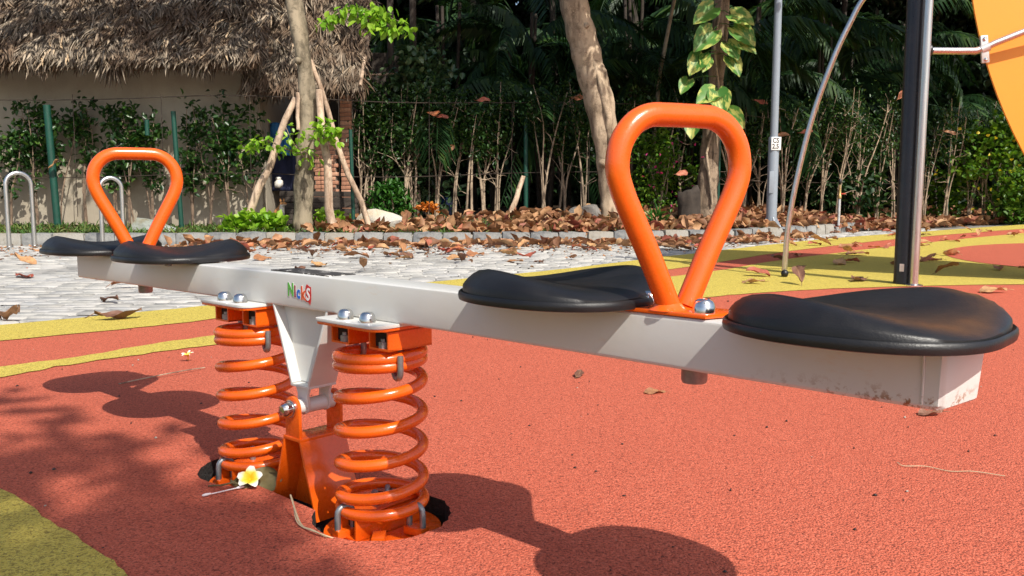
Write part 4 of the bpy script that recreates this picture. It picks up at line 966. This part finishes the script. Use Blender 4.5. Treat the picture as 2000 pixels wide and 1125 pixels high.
MB().tube([(0, 0, 0), (.03, 0, 1.4), (.12, 0, 2.6), (.30, 0, 3.6), (.5, 0, 4.6)], [.05, .045, .04, .035, .03], 8).build('trunk', B_tree, o, 60)

# ------------------------------------------------------------------ boulders, hoops, lamp post, tap
def boulder(name, label, x, y, z, sx, sy, sz, mat, seed, cat='boulder'):
    bm = bmesh.new(); bmesh.ops.create_icosphere(bm, subdivisions=3, radius=1); r_ = np.random.default_rng(seed); dirs = unit(r_.normal(0, 1, (9, 3))); cut = r_.uniform(.58, .88, 9)
    for v in bm.verts:
        p = np.array(v.co)
        for d, c in zip(dirs, cut):
            k = p @ d
            if k > c: p = p - d * (k - c) * .96
        p += .04 * np.sin(p[[1, 2, 0]] * 5 + seed); v.co = Vector((p[0] * sx, p[1] * sy, p[2] * sz))
    me = bpy.data.meshes.new(name); bm.to_mesh(me); bm.free(); me.shade_smooth(); me.set_sharp_from_angle(angle=R(32)); o = link(name, me, mat, None, (x, y, z)); return tag(o, label, cat)
def stone(n, a, b_, c): 
    m, t, b = new_mat(n); v = coord(t); col = ramp(t, noise(t, v, 3.5, 7, .65), [(.35, a), (.5, b_), (.65, c)]); t.links.new(col, b.inputs['Base Color']); b.inputs['Roughness'].default_value = .85; bump(t, b, noise(t, v, 14, 6, .7), .7, .03); return m
S_pale = stone('pale_boulder', (.50, .40, .27), (.52, .47, .38), (.45, .44, .41)); S_green = stone('green_grey_boulder', (.20, .17, .10), (.26, .28, .24), (.36, .39, .36)); S_dark = stone('dark_rock', (.10, .09, .08), (.16, .145, .13), (.22, .20, .18))
boulder('boulder', 'pale sandy boulder at the foot of the thin stake', PX(752, 13.4), 13.0, .19, .40, .25, .26, S_pale, 17)
boulder('boulder', 'greenish grey boulder seen through the far loop handle', PX(287, 12.6), 12.6, .10, .42, .26, .26, S_green, 8)
boulder('rock', 'left rock of the dark pair beside the leaning trunk', PX(1128, 14.3), 14.3, .32, .17, .13, .14, S_dark, 5, 'rock')
boulder('rock', 'larger rock of the dark pair beside the leaning trunk', PX(1155, 14.15), 14.15, .33, .19, .15, .17, S_dark, 12, 'rock')
def hoop(label, xl, xr, y0, y1, h):
    o = thing('bike_hoop', label, 'bike rack', (xl, y0, 0)); w_ = math.hypot(xr - xl, y1 - y0); rz = math.atan2(y1 - y0, xr - xl); o.rotation_euler = (0, 0, rz); r_ = w_ / 2
    p = [(0, 0, -.02), (0, 0, .3), (0, 0, h - r_)] + [(r_ - r_ * math.cos(a), 0, h - r_ + r_ * math.sin(a)) for a in np.linspace(.15, math.pi - .15, 14)] + [(w_, 0, h - r_), (w_, 0, .3), (w_, 0, -.02)]
    MB().tube(p, .027, 14).build('hoop', M['steel'], o, 70)
    for q in (0, w_): MB().lathe([(.05, -.012), (.05, .004), (.030, .01)], (q, 0, 0), 16).build('flange', M['steel'], o)
    return o
hoop('bare stainless steel hoop standing free on the paving', PX(12, 10.75), PX(62, 10.95), 10.75, 10.95, .92)
hoop('stainless steel hoop seen through the far loop handle', PX(196, 10.85), PX(238, 11.0), 10.85, 11.0, .86)
grey_p = m_paint('grey_lamp_paint', (.24, .28, .33), .4, (.15, .15, .15), .2)
lp = thing('lamp_post', 'slim grey lamp post with a small CS 2.5 plate', 'lamp post', (PX(1508, 13.55), 13.55, .12))
MB().lathe([(.082, .0), (.082, 1.40), (.078, 1.42), (.060, 1.425), (.060, 1.43), (.058, 3.0), (.052, 5.5), (.05, 5.52)], (0, 0, 0), 24).build('pole', grey_p, lp)
MB().prism([(-.19, -.19), (.19, -.19), (.19, .19), (-.19, .19)], 'z', 0, .018).build('base_plate', grey_p, lp, 30, .003)
for k in range(4):
    g_ = MB().prism([(.075, .018), (.17, .018), (.075, .19)], 'y', -.006, .006).build('gusset', grey_p, lp, 30); g_.rotation_euler = (0, 0, k * math.pi / 2 + .1)
for k in range(4): MB().lathe([(.016, .018), (.016, .034), (.008, .05)], (.15 * math.cos(k * 1.571 + .78), .15 * math.sin(k * 1.571 + .78), 0), 6).build('anchor_nut', M['galv'], lp)
MB().box((-.04, -.081, .72), (.07, .012, .34)).build('access_door', grey_p, lp, 30, .004)
MB().box((0, 0, 5.6), (.9, .2, .1)).build('lamp_head', grey_p, lp, 30, .02)
sg = MB().box((.012, -.088, 1.315), (.150, .006, .200)).build('sign_plate', m_flat('white_plate', (.78, .78, .76), .5, 0, .05), lp, 30, .002); sg['label'] = 'white plate reading CS 2.5'
ink = m_ink('black_ink', (.015, .015, .018))
for tx, x_, z_ in (('CS', -.050, 1.328), ('2.5', -.055, 1.238)):
    o = link('plate_text', text_mesh(tx, .102, .0026, .0006), ink, lp, (x_ + .005, -.0915, z_), (R(90), 0, 0), (.85, 1, 1))
tp = thing('standpipe', 'thin upright water standpipe with a brass tap in the leaf litter', 'tap', (PX(1640, 14.9), 14.9, .22))
MB().tube([(0, 0, -.1), (0, 0, .36)], .022, 10).build('pipe', m_flat('grey_pvc', (.42, .43, .44), .5), tp)
brass = m_flat('brass', (.45, .30, .12), .4, .8)
MB().lathe([(.02, .36), (.034, .365), (.034, .42), (.026, .43), (.026, .50), (.014, .56), (.01, .60)], (0, 0, 0), 12).build('tap_body', brass, tp)
MB().tube([(0, -.01, .44), (.09, -.04, .445)], .012, 8).build('tap_handle', m_flat('red_handle', (.45, .05, .02), .5), tp)
MB().lathe([(.018, .60), (.03, .63), (.028, .68), (.01, .70)], (0, 0, 0), 12).build('sprinkler_cap', M['seat'], tp)
# dark blue sack behind the hedge stems
o = boulder('plastic_sack', 'dark blue plastic sack lying behind the hedge stems', PX(866, 15.7), 15.7, .38, .27, .2, .26, m_flat('blue_plastic', (.012, .03, .10), .35, 0, .4, 9), 21, 'sack')

# ------------------------------------------------------------------ play structure on the right
ps = thing('play_structure', 'playground frame with black post, steel tubes and a large orange panel', 'play frame', (2.86, 6.25, 0))
P0 = Vector((2.86, 6.25, 0))
blk = m_paint('black_powder_coat', (.012, .012, .012), .32, (.06, .05, .04), .25, .25, .2)
MB().lathe([(.072, 0), (.072, .02), (.070, .03), (.070, 3.6), (.06, 3.63)], (0, 0, 0), 28).build('post', blk, ps)
MB().box((-.045, -.0585, .125), (.03, .004, .055), -.65).build('small_label', m_flat('label_white', (.7, .69, .64), .5), ps)
MB().tube([(.018, -.125, 0), (.020, -.125, 1.5), (.028, -.125, 3.3), (.15, -.2, 3.7)], .0285, 20).build('steel_tube', M['steel'], ps, 60)
MB().lathe([(.06, 0), (.06, .008), (.03, .014)], (.018, -.125, 0), 20).build('tube_flange', M['steel'], ps)
arch = spline([(2.165, 6.82, 0), (2.19, 6.80, .50), (2.30, 6.76, 1.15), (2.43, 6.70, 1.63), (2.54, 6.66, 1.92), (2.66, 6.62, 2.15), (2.95, 6.5, 2.45), (3.4, 6.4, 2.62), (4.2, 6.3, 2.7)], 6)
MB().tube([tuple(Vector(p) - P0) for p in arch], .0215, 16).build('steel_arch', M['steel'], ps, 70)
MB().lathe([(.005, -.03), (.022, -.022), (.03, 0), (.022, .022), (.005, .03)], tuple(Vector((2.155, 6.77, .03)) - P0), 16).build('foot_ball', M['seat'], ps, 90)
bar = [(.06, -.03, 1.66), (.25, -.05, 1.655), (.39, -.07, 1.652), (.44, -.08, 1.665), (.51, -.09, 1.70), (1.3, -.2, 2.02), (2.3, -.3, 2.45)]
MB().tube(bar, .0245, 16).build('cross_bar', M['steel'], ps, 70)
MB().lathe([(.05, .06), (.05, .085), (.03, .105)], (0, -.03, 1.66), 18, 'x').build('bar_collar', M['seat'], ps)
# orange panel: pointed leaf outline, bowed edges, real thickness
Rr, cxp, czp, mx_ = 3.45, 6.62, 2.75, 4.35
hh = math.sqrt(Rr ** 2 - (cxp - mx_) ** 2); al = math.asin(hh / Rr)
pan = [(cxp - Rr * math.cos(a), czp + Rr * math.sin(a)) for a in np.linspace(-al, al, 40)]
pan += [(2 * mx_ - x, z) for x, z in reversed(pan[1:-1])]
pm = m_paint('orange_panel_hdpe', (.80, .33, .035), .45, (.5, .22, .05), .1, .1, .1, 120)
po = MB().prism([(x - P0.x, z) for x, z in pan], 'y', .0, .018).build('panel', pm, ps, 30, .003)
cl = MB().box((.445, -.088, 1.66), (.055, .02, .19), 0, -.12).build('clamp_plate', m_flat('clamp_alu', (.62, .61, .58), .35, .6, .1), ps, 30, .008)
cl2 = MB().tube([(.425, -.075, 1.656), (.475, -.085, 1.680)], .033, 16).build('clamp_sleeve', m_flat('clamp_alu2', (.62, .61, .58), .35, .6, .1), ps, 60)
for dz in (-.07, .07): MB().lathe([(.014, -.098), (.014, -.104), (.008, -.110)], (.445 - dz * .12, 0, 1.66 + dz), 12, 'y').build('clamp_bolt', M['chrome'], ps)

# ------------------------------------------------------------------ fallen leaves
def leaf_mesh(L, W, curl, fold, twist, seed):
    r_ = np.random.default_rng(seed); nu, nv = 8, 4; V = []
    for i in range(nu + 1):
        u = i / nu; w_ = W * .5 * (math.sin(math.pi * (u * .93 + .03)) ** .65) * (.55 + .65 * u) if 0 < i < nu else W * .04
        for j in range(nv + 1):
            s = j / nv * 2 - 1; a = twist * (u - .4); x = (u - .5) * L; y = s * w_; z = fold * abs(s) ** 1.3 * w_ + curl * L * ((u - .5) ** 2) * 1.6 + .012 * math.sin(u * 9 + s * 4 + seed) + r_.normal(0, .002)
            V.append((x, y * math.cos(a) - z * math.sin(a), y * math.sin(a) + z * math.cos(a)))
    o = len(V); st = [(-.5 * L, 0, curl * L * .4), (-.5 * L - .045, .008, curl * L * .4 + .01)]
    Fq = [(i * (nv + 1) + j, i * (nv + 1) + j + 1, (i + 1) * (nv + 1) + j + 1, (i + 1) * (nv + 1) + j) for i in range(nu) for j in range(nv)]
    V = np.array(V); V[:, 2] -= V[:, 2].min(); z0 = float(V[nv // 2, 2])
    mb = MB().add(V, Fq); mb.tube([(-.5 * L + .01, 0, z0 + .001), (-.5 * L - .02, .004, z0 * .6 + .002), (-.5 * L - .05, .012, z0 * .3 + .003)], .0022, 4); return mb.mesh('fallen_leaf', 180)
def m_dry(name, stops):
    m, t, b = new_mat(name); v = coord(t); ob = t.nodes.new('ShaderNodeObjectInfo').outputs['Random']; isl = island(t)
    base = ramp(t, ob, stops); n_ = noise(t, v, 22, 5, .7)
    col = mixc(t, ramp(t, n_, [(.42, black(0)), (.7, black(.6))]), base, (.13, .06, .035)); y_ = mth(t, 'ABSOLUTE', sep(t, v)[1]); col = mixc(t, ramp(t, y_, [(.002, black(.55)), (.005, black(0))]), col, (.42, .24, .11))
    t.links.new(col, b.inputs['Base Color']); b.inputs['Roughness'].default_value = .55; bump(t, b, noise(t, coord(t, (1, 5, 1)), 40, 3), .4, .004)
    tr = t.nodes.new('ShaderNodeBsdfTranslucent'); t.links.new(col, tr.inputs[0]); mx = t.nodes.new('ShaderNodeMixShader'); mx.inputs[0].default_value = .15
    t.links.new(b.outputs[0], mx.inputs[1]); t.links.new(tr.outputs[0], mx.inputs[2]); t.links.new(mx.outputs[0], t.nodes['Material Output'].inputs[0]); return m
D_brown = m_dry('dry_leaf_tan', [(0, (.40, .17, .075)), (.5, (.52, .26, .12)), (1, (.62, .36, .16))])
D_red = m_dry('dry_leaf_red', [(0, (.40, .07, .045)), (.6, (.48, .15, .09)), (1, (.60, .20, .07))])
D_dark = m_dry('dry_leaf_dark', [(0, (.17, .08, .05)), (1, (.30, .14, .085))])
lv = {}
for key, mm in (('tan brown', D_brown), ('dull red', D_red), ('dark brown', D_dark)):
    lst = []
    for q in range(7):
        me = leaf_mesh(rng.uniform(.19, .27), rng.uniform(.10, .14), rng.uniform(-.3, .5), rng.uniform(.05, .55), rng.uniform(-.8, .8), q + len(lv) * 10)
        me.materials.append(mm); lst.append(me)
    lv[key] = lst
AX_ = np.array([p[0] for p in A_up]); AY_ = np.array([p[1] for p in A_up])
AlX = np.array([p[0] for p in A_lo]); AlY = np.array([p[1] for p in A_lo]); CuX = np.array([p[0] for p in C_up]); CuY = np.array([p[1] for p in C_up]); ClX = np.array([p[0] for p in C_lo]); ClY = np.array([p[1] for p in C_lo])
def where(x, y):
    if y > kerb_y(x) + .02: return 'bed'
    if y > np.interp(x, AX_, AY_): return 'paving'
    if y > np.interp(x, AlX, AlY): return 'yellow'
    if y > np.interp(x, CuX, CuY): return 'red'
    if y > np.interp(x, ClX, ClY): return 'yellow'
    return 'red'
SURF = {'bed': 'in the litter of the planting bed', 'paving': 'on the grey stone paving', 'yellow': 'on the yellow rubber surface', 'red': 'on the red rubber surface'}
def fallen(x, y, key=None, sc_=1, rz=None, tilt=.18, label=None):
    key = key or ('tan brown', 'dull red', 'dark brown')[int(rng.choice(3, p=[.52, .30, .18]))]
    sf = where(x, y); z = {'bed': gz(x, y) + .01, 'paving': -.006, 'yellow': .004, 'red': .0005}[sf]
    if sf == 'red' and ((x - 6.3) ** 2 + (y - 9.3) ** 2 < 9): z = .008
    o = link('fallen_leaf', lv[key][rng.integers(0, 7)], None, None, (x, y, z), (rng.normal(0, tilt), rng.normal(0, tilt), rng.uniform(0, 6.28) if rz is None else rz)); o.scale = (sc_, sc_, sc_ * rng.uniform(.7, 1.2))
    co = np.empty(len(o.data.vertices) * 3, np.float32); o.data.vertices.foreach_get('co', co); co = co.reshape(-1, 3) * np.array(o.scale)
    zmin = float((co @ np.array(o.rotation_euler.to_matrix()).T)[:, 2].min()); o.location.z = z - zmin - .0015 if sf != 'bed' else z
    lab = label or ('curled %s fallen leaf lying %s' % (key, SURF[sf])); return tag(o, lab, 'leaf', None if label else ('%s fallen leaves %s' % (key, SURF[sf])))
# those that can be told apart in the near part of the scene
for x, y, key, sc_, lab in ((-2.05, 4.44, 'dark brown', .9, 'folded brown leaf with an upturned tip at the edge of the yellow band'), (1.24, 2.49, 'dark brown', .38, 'small rolled brown leaf on red rubber below the square beam end'), (.24, 3.04, 'dark brown', .32, 'tiny torn brown leaf on red rubber behind the beam'),
        (.47, 2.78, 'tan brown', .36, 'thin rolled tan leaf scrap on red rubber behind the beam'), (3.2, 5.68, 'tan brown', .9, 'pale ribbed leaf lying arched on red rubber behind the end seat'), (2.6, 6.43, 'dark brown', 1.1, 'long dark leaf curling upwards beside the foot of the black post')):
    fallen(x, y, key, sc_, None, .08, lab)
for x, y in ((-2.44, 5.19), (-3.9, 6.83), (-3.13, 6.63), (-2.72, 6.07), (-2.6, 4.42), (3.47, 6.83), (3.86, 10.98), (1.76, 6.24), (3.05, 7.99), (2.08, 6.21), (1.6, 7.06), (1.96, 6.83), (4.69, 9.14), (-4.6, 8.1), (-5.1, 9.3), (-3.7, 8.6), (-3.3, 9.4), (3.7, 9.2), (2.5, 7.4), (3.6, 7.9), (4.2, 7.4), (4.1, 6.8), (3.0, 9.0), (2.6, 8.4)): fallen(x, y, None, rng.uniform(.75, 1.05))
cnt = 0
while cnt < 128:                                        # drift on the paving, thickest along the kerb
    x = rng.uniform(-3.6, 3.6); y = kerb_y(x) - .12 - abs(rng.normal(0, 1.7))
    if where(x, y) != 'paving' or y < 6.6: continue
    fallen(x, y, None, rng.uniform(.7, 1.12)); cnt += 1
cnt = 0
while cnt < 40:
    x = rng.uniform(3, 8.5); y = rng.uniform(7.4, 15.5)
    if abs(x / y) > .6 or where(x, y) == 'bed': continue
    fallen(x, y, None, rng.uniform(.7, 1.05)); cnt += 1
cnt = 0
while cnt < 96:
    x = rng.uniform(-2.4, 8); y = kerb_y(x) + .2 + abs(rng.normal(0, .9))
    if abs(x / y) > .6: continue
    fallen(x, y, None, rng.uniform(.75, 1.1), None, .45); cnt += 1
# the rest of the litter, uncountable
def litter(n, key, mat):
    x = rng.uniform(-3.2, 13, n); keep = rng.random(n) < np.interp(x, [-3.2, -1, 1, 3, 14], [.12, .3, .65, 1, 1]); x = x[keep]; n = len(x)
    y = kerb_y(x) + np.interp(x, [5, 7], [.16, -.35]) + rng.uniform(0, 1, n) ** 1.3 * np.interp(x, [-3, 1, 4, 13], [2.6, 3.2, 3.4, 4.0]); z = np.where(y > kerb_y(x), bed_z(x, y), .004) + rng.uniform(.0, .07, n)
    D = rdir(n); D[:, 2] = np.abs(D[:, 2]) * .5 - .05
    return leaf_arrays(np.stack([x, y, z], 1), D, rng.uniform(.13, .24, n), rng.uniform(.09, .15, n), fold=.35, roll=.55, droop=.25)
def island_dry(n, stops): return m_leaf(n, stops, .6, .12, (1, .8, .6), .3, 14)
lt = link('leaf_litter', np_mesh('leaf_litter', *litter(5200, 0, 0)), island_dry('litter_leaves', [(0, (.18, .08, .04)), (.3, (.38, .18, .085)), (.6, (.50, .27, .13)), (.8, (.58, .36, .19)), (.93, (.40, .09, .06)), (1, (.32, .14, .10))]))
stuff(tag(lt, 'thick carpet of dry brown leaves covering the planting bed', 'leaf litter'))
def scraps():
    n = 1500; x = rng.uniform(-7.5, 4.5, n); y = kerb_y(x) - np.abs(rng.normal(0, 1, n)) * 1.2 - .03; k = y > np.interp(x, AX_, AY_) + .1; x, y = x[k], y[k]; n = len(x)
    D = rdir(n); D[:, 2] *= .15
    return leaf_arrays(np.stack([x, y, np.full(n, .001)], 1), D, rng.uniform(.015, .07, n), rng.uniform(.01, .04, n), fold=.3)
stuff(tag(link('leaf_scraps', np_mesh('leaf_scraps', *scraps()), lt.data.materials[0]), 'small broken leaf scraps scattered over the paving', 'leaf scraps'))
def drift():
    n = 420; x = rng.uniform(-4.2, 4.6, n); y = kerb_y(x) - .04 - np.abs(rng.normal(0, 1, n)) * .55; k = y > np.interp(x, AX_, AY_) + .1; x, y = x[k], y[k]; n = len(x)
    D = rdir(n); D[:, 2] = np.abs(D[:, 2]) * .25
    return leaf_arrays(np.stack([x, y, rng.uniform(.002, .025, n)], 1), D, rng.uniform(.12, .24, n), rng.uniform(.07, .13, n), fold=.35, roll=.4, droop=.2)
stuff(tag(link('leaf_drift', np_mesh('leaf_drift', *drift()), lt.data.materials[0]), 'drift of dry leaves blown against the foot of the kerb', 'leaf drift'))
def grass():
    n = 15000; x = rng.uniform(-11, 9, n); k = rng.random(n) < np.interp(x, [-11, -3.5, -2, 2, 9], [1, 1, .8, .4, .12]); x = x[k]; n = len(x)
    y = kerb_y(x) + .16 + rng.uniform(0, 1, n) ** 1.2 * 2.5; cl_ = np.sin(x * 3.1 + y * 2) * np.sin(x * 1.3 - y * 4.1); k = cl_ > -.45; x, y = x[k], y[k]; n = len(x)
    D = rdir(n, 1.0); D[:, 2] = np.abs(D[:, 2])
    return leaf_arrays(np.stack([x, y, bed_z(x, y) - .01], 1), D, rng.uniform(.04, .13, n), rng.uniform(.008, .022, n), fold=.2, droop=.35)
stuff(tag(link('grass', np_mesh('grass', *grass()), G_grass), 'patchy short grass and weeds along the kerb', 'grass'))

# ------------------------------------------------------------------ small things near the see-saw
def petal_mesh():
    V = []; nu, nv = 6, 4
    for i in range(nu + 1):
        u = i / nu; w_ = .0125 * math.sin(math.pi * (u * .86 + .05)) ** .8 + .001
        for j in range(nv + 1):
            s = j / nv * 2 - 1; V.append((u * .036, s * w_, .008 * math.sin(u * 2.6) + .004 * s * s))
    return MB().add(V, [(i * (nv + 1) + j, i * (nv + 1) + j + 1, (i + 1) * (nv + 1) + j + 1, (i + 1) * (nv + 1) + j) for i in range(nu) for j in range(nv)]).mesh('petal', 180)
m, t, b = new_mat('frangipani_petal'); v = coord(t)
t.links.new(ramp(t, sep(t, v)[0], [(.008, (.80, .45, .01)), (.020, (.82, .62, .06)), (.029, (.82, .80, .70))]), b.inputs['Base Color']); b.inputs['Roughness'].default_value = .5
pmesh = petal_mesh(); pmesh.materials.append(m)
for x, y, sc_, lab, wilt in ((-.585, 1.868, .85, 'white frangipani flower with yellow heart beside the cotton swab', 0), (-1.268, 3.32, .9, 'wilted cream flower lying on red rubber in the sun', 1)):
    o = thing('frangipani_flower', lab, 'flower', (x, y, .004 + .012 * sc_)); o.scale = (sc_,) * 3; o.rotation_euler = (R(14 if wilt else 46), R(-10), .3)
    for k in range(5):
        q = link('petal', pmesh, None, o, (0, 0, .002), (rng.normal(0, .12), -.35 - .3 * wilt * rng.random(), k * 1.257 + rng.normal(0, .12)))
        if wilt: q.scale = (.9, .45, 1)
    MB().tube([(0, 0, .002), (-.004, .002, -.012)], .002, 6).build('flower_tube', m, o)
sb = thing('cotton_swab', 'dirty white cotton swab beside the frangipani flower', 'swab', (-.66, 1.80, .0045)); sb.rotation_euler = (0, 0, math.atan2(.05, .062))
swm = m_flat('swab_white', (.75, .72, .74), .6)
MB().tube([(0, 0, 0), (.075, 0, .001)], .0013, 8).build('stick', swm, sb)
for a in (0, .075): MB().lathe([(.001, -.010), (.0026, -.007), (.003, 0), (.0022, .007), (.0013, .010)], (a, 0, .001), 10, 'x').build('cotton_tip', swm, sb, 90)
straw_m = m_flat('dry_straw', (.50, .40, .25), .8)
def twig(label, pts, r, cat='twig', mat=None):
    o = MB().tube(spline(pts, 6), r, 5).build('dry_twig', mat or straw_m, None, 60); return tag(o, label, cat)
twig('forked dry twig in the shadow of the far seats', [(-1.35, 2.90, .004), (-1.28, 2.99, .008), (-1.2, 3.08, .012), (-1.15, 3.17, .006)], .002, mat=B_twig)
twig('thin pale straw lying on red rubber beyond the end seat', [(.935, 2.03, .004), (.94, 2.005, .003), (.985, 1.993, .006), (1.03, 1.965, .003), (1.08, 1.955, .006), (1.14, 1.93, .003)], .0011)
p0 = SW(.06, -.13, 0)
for dz, lab in ((0, 'longer dry straw curled over the rim of the spring recess'), (1, 'shorter dry straw curled over the rim of the spring recess')):
    a = SW(.045 + .01 * dz, -.14, .045 - .02 * dz); b_ = SW(.10, -.155 - .004 * dz, .004); c = SW(.16 + .02 * dz, -.165, .008); d = SW(.21, -.14 + .01 * dz, -.012)
    o = MB().tube(spline([tuple(a), tuple(b_), tuple(c), tuple(d)], 6), .0019 - .0004 * dz, 5).build('dry_straw', straw_m, None, 60); tag(o, lab, 'straw')
ol = m_flat('olive_leaf', (.15, .12, .05), .6, 0, .3, 30)
lm = leaf_mesh(.11, .065, .5, .5, .6, 77); lm.materials.append(ol)
o = link('fallen_leaf', lm, None, None, tuple(SW(-.185, -.072, .0)), (R(58), R(-8), .25)); tag(o, 'stiff olive-brown leaf wedged between far spring and base', 'leaf')
# grit and crumbs on the rubber
def grit():
    n = 420; x = rng.uniform(-2.2, 2.4, n); y = 1.25 + rng.random(n) ** 1.5 * 4; r_ = rng.uniform(.0012, .0045, n) * (1 + .4 * (y - 1.3) / 3); P = np.stack([x, y, np.full(n, .002)], 1)
    k = np.array([where(a, b_) == 'red' and math.hypot(a - SC.x, b_ - SC.y) > .45 for a, b_ in zip(x, y)]); P, r_ = P[k], r_[k]; n = len(P)
    o_ = np.array([[1, 0, 0], [0, 1, 0], [-1, 0, 0], [0, -1, 0], [0, 0, .8], [0, 0, -.3]], float); V = P[:, None] + o_[None] * r_[:, None, None] * rng.uniform(.5, 1.5, (n, 6, 1)); b2_ = np.arange(n)[:, None] * 6
    return V.reshape(-1, 3), np.concatenate([b2_ + [[a, c, d]] for a, c, d in ((0, 1, 4), (1, 2, 4), (2, 3, 4), (3, 0, 4), (1, 0, 5), (2, 1, 5), (3, 2, 5), (0, 3, 5))])
gm, t, b = new_mat('mixed_grit'); t.links.new(ramp(t, island(t), [(0, (.02, .015, .012)), (.7, (.05, .035, .03)), (.78, (.45, .40, .33)), (1, (.62, .58, .52))], 'CONSTANT'), b.inputs['Base Color'])
stuff(tag(link('grit', np_mesh('grit', *grit()), gm), 'fine dark and pale grit scattered over the red rubber', 'grit'))

# ------------------------------------------------------------------ cat behind the lime bush
def cat_():
    o = thing('cat', 'ginger and white cat sitting behind the lime bush, looking right', 'cat', (PX(543, 13.3), 13.3, gz(-3.5, 13.3))); o.rotation_euler = (0, 0, R(-25))
    pts = [((-.10, 0, .10), .085), ((-.03, 0, .17), .08), ((.03, 0, .25), .065), ((.06, 0, .31), .042), ((.085, 0, .36), .052), ((.125, 0, .355), .032), ((.155, 0, .345), .018),
           ((.05, .035, .14), .03), ((.065, .035, .02), .02), ((.05, -.035, .14), .03), ((.065, -.035, .02), .02), ((-.09, .06, .06), .05), ((.0, .07, .02), .022), ((-.09, -.06, .06), .05), ((.0, -.07, .02), .022)]
    ed = [(0, 1), (1, 2), (2, 3), (3, 4), (4, 5), (5, 6), (2, 7), (7, 8), (2, 9), (9, 10), (0, 11), (11, 12), (0, 13), (13, 14)]
    me = bpy.data.meshes.new('body'); me.from_pydata([p for p, _ in pts], ed, []); ob = bpy.data.objects.new('body', me); COL.objects.link(ob); ob.parent = o
    sk = ob.modifiers.new('skin', 'SKIN'); sk.use_smooth_shade = True
    for v_, (_, r_) in zip(me.skin_vertices[0].data, pts): v_.radius = (r_, r_)
    me.skin_vertices[0].data[0].use_root = True
    sb_ = ob.modifiers.new('sub', 'SUBSURF'); sb_.levels = 2; sb_.render_levels = 2
    m, t, b = new_mat('ginger_white_fur'); v = coord(t); s = sep(t, v); fx = mth(t, 'ADD', mth(t, 'MULTIPLY', s[0], 1.0), mth(t, 'MULTIPLY', noise(t, v, 20, 3), .03))
    chest = ramp(t, fx, [(.072, black(0)), (.085, black(1))]); low = ramp(t, s[2], [(.335, black(1)), (.35, black(0))])
    t.links.new(mixc(t, mth(t, 'MULTIPLY', chest, low), ramp(t, noise(t, coord(t, (30, 6, 30)), 1.4, 3), [(.4, (.38, .15, .045)), (.6, (.50, .24, .09))]), (.72, .68, .60)), b.inputs['Base Color']); b.inputs['Roughness'].default_value = .9
    me.materials.append(m)
    for sd_ in (-1, 1): MB().add([(.06, sd_ * .05, .385), (.10, sd_ * .025, .395), (.075, sd_ * .012, .40), (.072, sd_ * .048, .445)], [(0, 1, 3), (1, 2, 3), (2, 0, 3), (0, 2, 1)]).build('ear', m, o)
    for sd_ in (-1, 1): MB().lathe([(.001, -.006), (.006, 0), (.001, .006)], (.124, sd_ * .024, .372), 8).build('eye', M['seat'], o)
    MB().tube(spline([(-.16, 0, .06), (-.24, .03, .03), (-.26, .12, .025), (-.2, .18, .03)], 4), .02, 8).build('tail', m, o, 90)
cat_()

# dry leaves caught in the hedge and on the fence
for px, py, Y in ((110, 322, 13.4), (1330, 340, 14.3), (1480, 203, 15.9), (1750, 190, 17.5), (877, 295, 14.7), (850, 225, 14.8), (1125, 195, 15.0), (1525, 265, 16.2), (1570, 260, 16.3), (1848, 262, 18.2), (945, 200, 14.9), (865, 232, 14.8)):
    key = 'tan brown' if px in (110, 877, 1525, 1848) else 'dull red'
    o = link('caught_leaf', lv[key][rng.integers(0, 7)], None, None, at(px, py, Y), (rng.uniform(.6, 1.4), rng.normal(0, .5), rng.uniform(-.5, .5)))
    tag(o, 'tan dry leaf caught on the wide green post by the hut' if px == 110 else 'withered %s leaf caught among the hedge twigs' % key, 'leaf', None if px == 110 else 'dry %s leaves caught in the hedge' % key)
